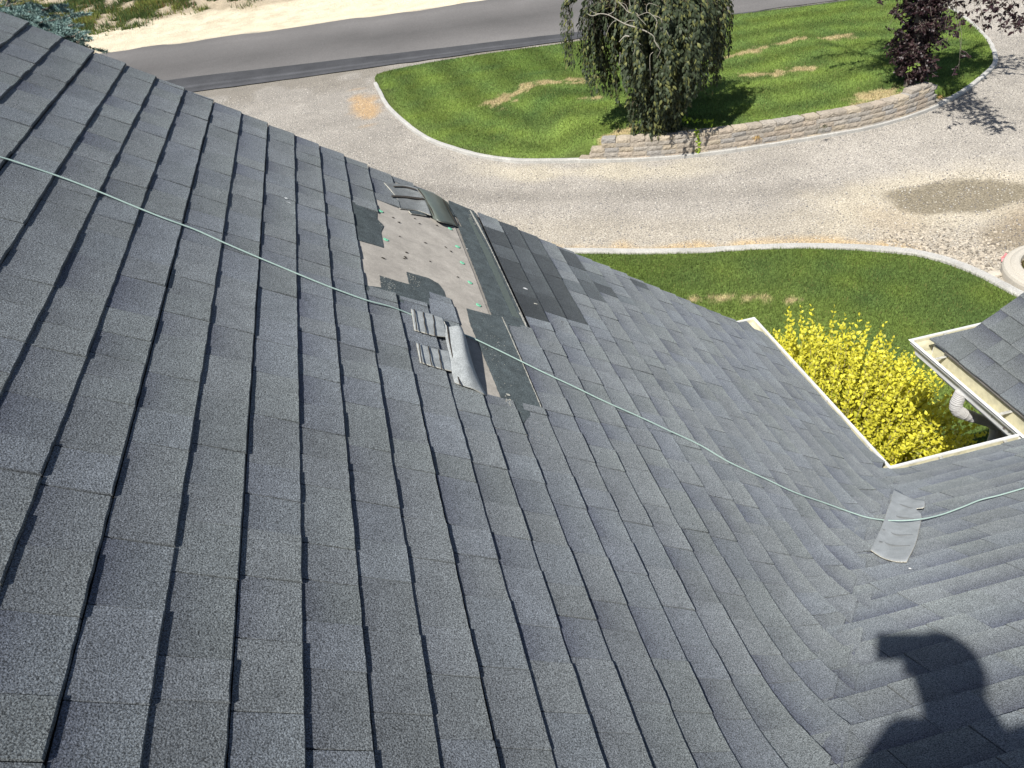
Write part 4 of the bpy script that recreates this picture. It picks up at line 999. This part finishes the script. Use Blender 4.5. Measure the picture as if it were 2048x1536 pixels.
P = np.array(LP)+base*0; Dv = unit(np.array(LD)); n_ = len(P); g = rng.uniform(.65, 1.45, n_)[:, None]; col = np.array([.060, .078, .042])*g
yl = rng.random(n_) < .22; col[yl] = np.array([.19, .20, .07])*rng.uniform(.7, 1.3, (yl.sum(), 1))
hup = unit(P*np.array([1, 1, 0])+np.array([0, 0, .35])+rng.normal(0, .55, P.shape))
V, Fc, T = leaves(P, Dv, rng.uniform(.065, .12, n_), rng.uniform(.034, .056, n_), col, .22, up=hup)
# bright young shoots
def shoot(p0, p1, n_, cols, L_=.06):
    t = np.linspace(0, 1, n_)[:, None]; Q = np.array(p0)*(1-t)+np.array(p1)*t-np.array([0, 0, .10])*(t*t); d = unit(rng.normal(0, .6, (n_, 3))+np.array([0, -.3, .2])); c_ = np.array(cols)*rng.uniform(.7, 1.2, (n_, 1))
    return leaves(Q, d, rng.uniform(.7, 1.2, n_)*L_, L_*.6, c_, .15)
for (a0, a1, n2) in [((.35, -.4, .25), (1.05, -.55, .22), 34), ((.62, -.75, .12), (.62, -.88, -.28), 38)]:
    v2, f2, t2 = shoot(a0, a1, n2, (.36, .50, .05), .085); Fc = np.concatenate([Fc, f2+len(V)]); V = np.concatenate([V, v2]); T = np.concatenate([T, t2])
mesh('crown', V, Fc, M_leaf, wt_, tint=T); tr.build('trunk', M_bark, wt_)
# bare pale twigs over the front of the crown
def at_dist(x, y, hd): d = ray(x, y); return d*(hd/math.hypot(d[0], d[1]))
Z4 = lambda x, y: (1080+x/4.096, y/4.096)
for j, pl in enumerate([[(880, 262), (800, 232), (740, 210), (690, 190), (640, 165), (590, 140), (550, 122), (490, 112), (430, 130), (385, 112)], [(640, 15), (680, 55), (720, 100), (780, 118), (830, 165), (866, 205)], [(950, 222), (955, 170), (920, 125), (880, 104), (810, 128)], [(810, 128), (770, 90), (740, 40), (735, -10)],
        [(730, 300), (700, 292), (670, 318), (645, 345)], [(930, 330), (960, 370), (985, 405), (975, 440), (960, 480)], [(925, 430), (900, 455), (897, 520), (906, 600), (905, 680)], [(655, 430), (657, 490), (642, 540)], [(1000, 270), (1030, 258), (1060, 300)], [(880, 262), (930, 300), (945, 340), (975, 380)],
        [(550, 122), (600, 90), (625, 40), (620, -10)], [(920, 125), (980, 140), (1000, 190), (1005, 230)], [(490, 112), (440, 100), (400, 70)], [(690, 190), (740, 170), (800, 175), (840, 210)], [(880, 104), (870, 60), (900, 30), (960, 45)], [(780, 300), (800, 340), (840, 370)], [(770, 340), (775, 400), (765, 450)], [(640, 165), (600, 180), (560, 230), (540, 300)], [(720, 100), (700, 40), (650, 20)]]):
    pts = [at_dist(*Z4(x+random.uniform(-4, 4), y+random.uniform(-4, 4)), 14.98+.02*(j % 4))-base for x, y in pl]; w0 = .013 if j in (0, 4) else .008 if j in (1, 2, 3, 9) else .0055
    P_ = spline3(pts, 3); tw.tube(P_, [w0*(1-.6*k/len(P_)) for k in range(len(P_))], 5, cap=True)
tw.build('branches', M_twig, wt_)
# purple leaved tree
base = np.array([11.45, 14.95, GZ+.38]); pt_ = empty('purple_tree', base, 'purple leaved tree with dark maroon foliage at the right end of the block wall', 'tree')
tr = MB(); tr.tube([(0, 0, -.1), (.02, 0, .8), (-.05, .05, 1.8), (0, .1, 3.0), (.05, .1, 4.4)], [.12, .1, .09, .075, .04], 8)
LP = []; LD = []
def limb(p0, p1, sag, rad, side, nl, spread=.28, leafw=None):
    p0, p1 = np.array(p0, float), np.array(p1, float); pts = []
    for k in range(9):
        t = k/8; pts.append(p0*(1-t)+p1*t+np.array([.03*math.sin(k*1.9), .03*math.cos(k*2.3), sag*4*t*(1-t)]))
    tr.tube(pts, [rad*(1-k/9.5) for k in range(9)], 5, cap=False)
    for i in range(side):
        k = random.uniform(.25, 1)*8; k0 = min(int(k), 7); p = pts[k0]*(1-(k-k0))+pts[k0+1]*(k-k0)
        d = unit(np.array([random.gauss(0, 1), random.gauss(0, 1), random.gauss(-.1, .8)])); L_ = random.uniform(.5, 1)*spread
        tr.tube([p, p+d*L_*.5, p+d*L_+np.array([0, 0, -.05])], [.006, .004, .002], 3, cap=False)
        for q in range(nl):
            u = random.random(); LP.append(p+d*L_*u+np.array([0, 0, -.05*u])); LD.append(d*.5+np.array([random.gauss(0, .6), random.gauss(0, .6), random.gauss(-.35, .5)]))
for i in range(150):          # the dense column
    a = random.uniform(0, 6.28); z = random.uniform(.25, 3.4); r_ = random.uniform(.25, .58)*(1 if z > .8 else .65)*(1+.18*math.sin(z*4+a))
    limb((0, 0, z), (r_*math.cos(a)-.02, r_*math.sin(a), z+random.uniform(-.15, .3)), .05, .015, 12, 11, .26)
for i in range(34):          # the crown above the picture
    a = random.uniform(0, 6.28); r_ = random.uniform(.8, 2.3); zt_ = random.uniform(2.9, 5.2)
    if math.cos(a) < -.2 and r_ > .9: zt_ = max(zt_, 3.3)
    limb((0, .1, random.uniform(1.8, 3.4)), (r_*math.cos(a)-.4, r_*math.sin(a)+.3, zt_), .25, .035, 34, 9, .42)
for (x, y, z, n1) in [(1.55, -.3, 2.55, 26), (1.8, -.4, 2.25, 22), (2.1, -.5, 2.3, 24), (2.5, -.6, 2.35, 26), (1.2, -.2, 2.75, 20), (.95, -.1, 2.45, 16), (2.2, 0, 2.75, 24), (1.45, -.35, 1.35, 9), (1.30, -.3, 1.60, 8), (2.9, -.4, 2.4, 20), (-.55, -.3, 2.35, 10), (-.75, -.3, 2.8, 12), (1.75, -.8, 1.85, 9), (2.05, -.9, 1.80, 8), (2.35, -.8, 1.95, 10)]:
    limb((.1, .05, 3.0), (x, y, z), .28, .022, n1, 8, .24)
for (x, y, hd, n1) in [(1905, 15, 17, 12), (1950, 25, 16.4, 18), (1985, 45, 16.2, 18), (2030, 25, 16, 20), (2045, 80, 15.6, 16), (2005, 78, 15.8, 12), (1965, 60, 16.2, 8), (1925, 45, 16.8, 7), (1921, 120, 16.6, 6), (1918, 140, 16.6, 4), (2070, 50, 16, 20), (1990, 10, 16, 18), (2050, 0, 15.8, 22), (1760, 25, 17.3, 10), (1775, 60, 17.3, 10), (1752, 5, 17.2, 5), (1890, 60, 17.2, 9), (1895, 85, 17.2, 7)]:
    q = at_dist(x, y, hd)-base
    limb((.05, .05, 3.1), q, .30, .012, int(n1*1.8), 10, .24)
P = np.array(LP); Dv = unit(np.array(LD)); n_ = len(P); col = np.array([.030, .014, .017])*rng.uniform(.6, 1.6, (n_, 1)); k = rng.random(n_) < .2; col[k] = np.array([.075, .045, .045])*rng.uniform(.7, 1.3, (k.sum(), 1))
V, Fc, T = leaves(P, Dv, rng.uniform(.055, .095, n_), rng.uniform(.030, .050, n_), col, .2)
v2, f2, t2 = shoot((-.45, -.45, .55), (-.25, -.5, .75), 22, (.20, .28, .06), .07); Fc = np.concatenate([Fc, f2+len(V)]); V = np.concatenate([V, v2]); T = np.concatenate([T, t2])
mesh('crown', V, Fc, M_leafp, pt_, tint=T); tr.build('trunk', M_bark, pt_)
# golden shrub
base = np.array([3.60, 4.80, GZ+.04]); ys = empty('golden_shrub', base, 'bushy golden yellow shrub in the gap between the gutters', 'shrub')
st = MB(); LP = []; LD = []; LC = []; LS = []
for i in range(900):
    a = random.uniform(0, 6.28); rr = math.sqrt(random.random())*1.2; tx, ty = rr*math.cos(a)*.92, rr*math.sin(a)*1.15
    hgt = 2.15-.75*(rr/1.2)**2+random.uniform(-.25, .12)+(.24 if random.random() < .10 else 0)
    p0 = np.array([tx*.25, ty*.25, 0]); p1 = np.array([tx*1.0, ty*1.0, hgt]); lean = np.array([tx*.14, ty*.14, .0]); n_ = 34; pts = []
    for k in range(n_+1):
        t = k/n_; pts.append(p0*(1-t)+(p1+lean*t)*t+np.array([0, 0, .25*math.sin(t*3.14)*rr]))
    st.tube(pts[::6], [.006*(1-k/7)+.001 for k in range(len(pts[::6]))], 4, cap=False, t=(.8, .75, .4))
    for k in range(12, n_+1):
        for q in (0, 1):
            b_ = k*1.57+q*3.14+i; out_ = np.array([math.cos(b_), math.sin(b_), 0]); t = k/n_
            LP.append(pts[k]+out_*.004); LD.append(out_*(.9-.35*t)+np.array([0, 0, .75])+unit(p1)*.1); LS.append(1.0-.45*max(0, t-.85)/.15)
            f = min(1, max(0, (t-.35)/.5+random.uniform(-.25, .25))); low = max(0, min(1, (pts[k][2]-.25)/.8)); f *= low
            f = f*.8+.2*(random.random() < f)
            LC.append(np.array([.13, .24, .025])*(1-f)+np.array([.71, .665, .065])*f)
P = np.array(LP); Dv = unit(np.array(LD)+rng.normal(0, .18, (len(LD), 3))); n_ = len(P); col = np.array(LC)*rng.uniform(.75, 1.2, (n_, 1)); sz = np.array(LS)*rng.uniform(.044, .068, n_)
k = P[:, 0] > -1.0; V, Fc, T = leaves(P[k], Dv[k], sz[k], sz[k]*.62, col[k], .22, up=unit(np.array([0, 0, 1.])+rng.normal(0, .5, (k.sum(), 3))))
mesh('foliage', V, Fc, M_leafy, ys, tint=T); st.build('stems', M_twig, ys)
# blue spruce behind the rake
base = np.array([-3.05, 8.3, GZ]); sp = empty('blue_spruce', base, 'blue green spruce showing its branch tips above the roof edge, top left', 'tree')
tr = MB(); tr.tube([(0, 0, -.05), (0, 0, 3), (.02, 0, 6), (0, 0, 7.9)], [.16, .12, .06, .01], 8)
NP, ND, NC = [], [], []
H_ = 8.0
for i in range(150):
    z = .6+(H_-1.0)*random.random()**.9; R_ = (H_-z)/H_*2.75*random.uniform(.86, 1.06)+.1; a = i*2.399+random.uniform(-.2, .2)
    tp = base+np.array([R_*math.cos(a), R_*math.sin(a), z]); zz_ = float(tp@CF)
    if z > 3 and zz_ > 0 and 1024+F*float(tp@CR)/zz_ > 150: R_ *= .62
    lod = z > 3.2 and math.cos(a-(-.5)) > -.35
    c_, s_ = math.cos(a), math.sin(a); pts = [np.array([R_*t*c_, R_*t*s_, z-.22*R_*math.sin(t*2.2)*.8+.10*R_*t*t]) for t in np.linspace(0, 1, 9)]
    tr.tube(pts, [.022*(1-k/9)+.004 for k in range(9)], 5, cap=False)
    twigs = []
    nt_ = int(R_*(32 if lod else 9))
    for k in range(nt_):
        t = random.uniform(.25, 1.0); p = pts[min(int(t*8), 7)]+(pts[min(int(t*8)+1, 8)]-pts[min(int(t*8), 7)])*(t*8 % 1); sd = random.choice((-1, 1))
        L_ = (.10+.34*(1-abs(t-.55)*1.3))*min(1.2, R_)*random.uniform(.6, 1); d = unit(np.array([c_, s_, 0])*.75+sd*np.array([-s_, c_, 0])*random.uniform(.5, 1)+np.array([0, 0, random.uniform(-.25, .15)]))
        twigs.append((p, d, L_, t))
    twigs.append((pts[7], unit(pts[8]-pts[6]), .22, 1))
    for (p, d, L_, t) in twigs:
        m_ = int(L_*(560 if lod else 130)); u = rng.random(m_); Q = p+d*(L_*u)[:, None]; side = rng.normal(0, 1, (m_, 3)); side[:, 2] = np.abs(side[:, 2])*.8
        NP.append(Q); ND.append(unit(d*.8+unit(side)*.8)); tip = np.clip(u*.9+t*.5-.5, 0, 1)[:, None]
        NC.append((np.array([.045, .075, .055])*(1-tip)+np.array([.25, .36, .33])*tip)*rng.uniform(.7, 1.25, (m_, 1)))
for (x, y, hd) in [(10, 24, 7.7), (45, 30, 7.6), (85, 42, 7.5), (60, 22, 7.9), (140, 30, 7.9), (120, 42, 7.7), (146, 48, 7.6), (100, 58, 7.4), (130, 62, 7.4), (165, 82, 7.3), (178, 93, 7.2), (20, 8, 8.2), (110, 8, 8.4), (60, 2, 8.5), (150, 70, 7.3), (0, 40, 7.4), (40, 48, 7.3), (70, 56, 7.3)]:
    q = at_dist(x, y, hd)-base; z0 = q[2]+.15; p0 = np.array([0, 0, z0]); ax_ = unit(q-p0)
    pts = [p0*(1-t)+q*t+np.array([0, 0, -.12*math.sin(3.1*t)]) for t in np.linspace(0, 1, 9)]; tr.tube(pts, [.018*(1-k/9)+.003 for k in range(9)], 5, cap=False)
    dark = y > 75; sdv = unit(np.cross(ax_, np.array([0, 0, 1.])))
    for k in range(30):
        t = random.uniform(.5, 1.0); p = pts[min(int(t*8), 7)]*(1-(t*8 % 1))+pts[min(int(t*8)+1, 8)]*(t*8 % 1); L_ = random.uniform(.10, .22)*(1.25-t*.5)
        d = unit(ax_*.8+random.choice((-1, 1))*sdv*random.uniform(.3, .9)+np.array([0, 0, random.uniform(-.3, .2)])); m_ = int(L_*900); u = rng.random(m_)
        side = rng.normal(0, 1, (m_, 3)); NP.append(p+d*(L_*u)[:, None]); ND.append(unit(d*.7+unit(side)*.8)); tip = np.clip(.35+u*.7, 0, 1)[:, None]*(.25 if dark else 1)
        NC.append((np.array([.045, .075, .055])*(1-tip)+np.array([.27, .39, .36])*tip)*rng.uniform(.7, 1.25, (m_, 1)))
NP, ND, NC = np.concatenate(NP), np.concatenate(ND), np.concatenate(NC)
n_ = len(NP); S = unit(np.cross(ND, rng.normal(0, 1, (n_, 3)))); V = np.empty((n_, 3, 3)); w = .0042; L_ = rng.uniform(.022, .036, n_)[:, None]
V[:, 0] = NP-S*w; V[:, 1] = NP+S*w; V[:, 2] = NP+ND*L_
mesh('needles', V.reshape(-1, 3), np.arange(n_*3).reshape(-1, 3), M_needle, sp, tint=np.repeat(NC, 3, 0)); tr.build('trunk', M_bark, sp)
# weedy verge beyond the road
n_ = 240000; X = rng.uniform(-17, 3, n_); Y = rng.uniform(36, 52, n_)
far = road_y(X)+7.0; dens = ss(3.9, 6.2, Y-far+.6+2.4*lat(X, Y, 1.6, 71)+1.2*lat(X, Y, .6, 72)-.45*np.clip(X+8, -6, 8))*ss(-.25, .15, lat(X, Y, .8, 73)+.5*lat(X, Y, .35, 74))
k = rng.random(n_) < dens; X, Y = X[k], Y[k]
mixn = lat(X, Y, 1.1, 75)+rng.normal(0, .18, len(X)); col = np.where((mixn > .05)[:, None], np.array([.20, .22, .055]), np.array([.085, .13, .04]))*rng.uniform(.6, 1.5, (len(X), 1))
w = rng.random(len(X)) < .05; col[w] = np.array([.28, .13, .06])
blades('weeds', X, Y, ground_z(X, Y)-.01, .24, .035, col, M_blade, .9, 'patchy green and yellow weeds on the sandy verge beyond the road', 'weeds')
# ------------------------------------------------------------------ the photographer, standing behind the lens (only the shadow shows)
pz = lambda x, y: float(surf(x, y, 'A'))+.012
feet = [(-.14, -.50), (.18, -.56)]
per = empty('person', (-.09, -.46, pz(-.09, -.46)), 'person in a dark shirt standing on the roof and holding up a phone', 'person')
po = np.array(per.location)
J = {}; bones = []
def jn(n_, p, r_): J[n_] = (np.array(p, float)-po, r_)
hx, hy, hz = -.004, -.175, .135
jn('pelvis', (.02, -.46, -.60), .15); jn('belly', (.03, -.42, -.42), .15); jn('chest', (.045, -.33, -.24), .155); jn('neckb', (.040, -.25, -.06), .11); jn('neck', (.022, -.21, .03), .080)
jn('head', (hx, hy-.01, hz), .088); jn('crown', (hx, hy-.02, hz+.055), .068); jn('jaw', (hx, hy+.035, hz-.055), .05)
for s, n_ in ((-1, 'l'), (1, 'r')):
    jn('sh'+n_, (.045+s*.200, -.27-s*.03, -.105), .085)
    if s > 0: el, wr, pa, U, Vv = (.17, -.22, -.28), (.045, -.095, -.085), (.030, -.052, -.034), np.array([-.030, .0, .004]), np.array([0, -.006, -.017])
    else: el, wr, pa, U, Vv = (-.25, -.24, -.38), (-.24, -.10, -.58), (-.235, -.08, -.65), np.array([.0, .004, -.036]), np.array([0.004, .017, 0])
    jn('el'+n_, el, .048); jn('wr'+n_, wr, .030); jn('pa'+n_, pa, .022)
    f = feet[0 if s < 0 else 1]; jn('hip'+n_, (.02+s*.095, -.46, -.68), .10); jn('kn'+n_, (f[0], f[1]+.13, (pz(*f)-.66)/2+.0), .062); jn('an'+n_, (f[0], f[1], pz(*f)+.10), .045); jn('toe'+n_, (f[0], f[1]+.17, max(pz(*f), pz(f[0], f[1]+.17))+.05), .036)
    bones += [('chest', 'sh'+n_), ('sh'+n_, 'el'+n_), ('el'+n_, 'wr'+n_), ('wr'+n_, 'pa'+n_), ('pelvis', 'hip'+n_), ('hip'+n_, 'kn'+n_), ('kn'+n_, 'an'+n_), ('an'+n_, 'toe'+n_)]
    for k in range(4):
        q = np.array(pa)+Vv*(k-1.5)+U*.5; jn('f%d%s' % (k, n_), q, .0090); jn('g%d%s' % (k, n_), q+U*(1.0-.1*abs(k-1.5))+np.array([0, -.004, 0]), .0075)
        bones += [('pa'+n_, 'f%d%s' % (k, n_)), ('f%d%s' % (k, n_), 'g%d%s' % (k, n_))]
    q = np.array(pa)-Vv*2.1+U*.2; jn('t'+n_, q+np.array([0, -.012, 0]), .0100); jn('u'+n_, q+U*.8+np.array([0, -.012, 0]), .0085); bones += [('pa'+n_, 't'+n_), ('t'+n_, 'u'+n_)]
bones += [('pelvis', 'belly'), ('belly', 'chest'), ('chest', 'neckb'), ('neckb', 'neck'), ('neck', 'head'), ('head', 'crown'), ('head', 'jaw')]
names = list(J); me = bpy.data.meshes.new('body'); me.from_pydata([tuple(J[n_][0]) for n_ in names], [(names.index(a), names.index(c_)) for a, c_ in bones], [])
body = link(bpy.data.objects.new('body', me), per); mo = body.modifiers.new('skin', 'SKIN'); mo.use_smooth_shade = True
for i, n_ in enumerate(names): me.skin_vertices[0].data[i].radius = (J[n_][1], J[n_][1]); me.skin_vertices[0].data[i].use_root = (n_ == 'pelvis')
ms = body.modifiers.new('sub', 'SUBSURF'); ms.levels = 1; ms.render_levels = 2; me.materials.append(M_cloth)
bm = bmesh.new(); bmesh.ops.create_uvsphere(bm, u_segments=20, v_segments=12, radius=.102)
for v in bm.verts: v.co = Vector((v.co.x*.92, v.co.y*1.08, v.co.z)) if v.co.z > -.02 or v.co.y < -.02 else Vector((v.co.x*.8, v.co.y*.6, v.co.z*.5))
me = bpy.data.meshes.new('hair'); bm.to_mesh(me); bm.free(); me.materials.append(M_hair); o = link(bpy.data.objects.new('hair', me), per); o.location = Vector((hx, hy-.02, hz+.035))-Vector(po)
# phone, screen towards the person, lens just behind the camera point
ph = MB(); ax = [CR, CU, CF]; ph.box(-CF*.014, (.150, .088, .009), ax); o = ph.build('phone', M_phone); tag(o, 'black phone held up in landscape by the person', 'phone')
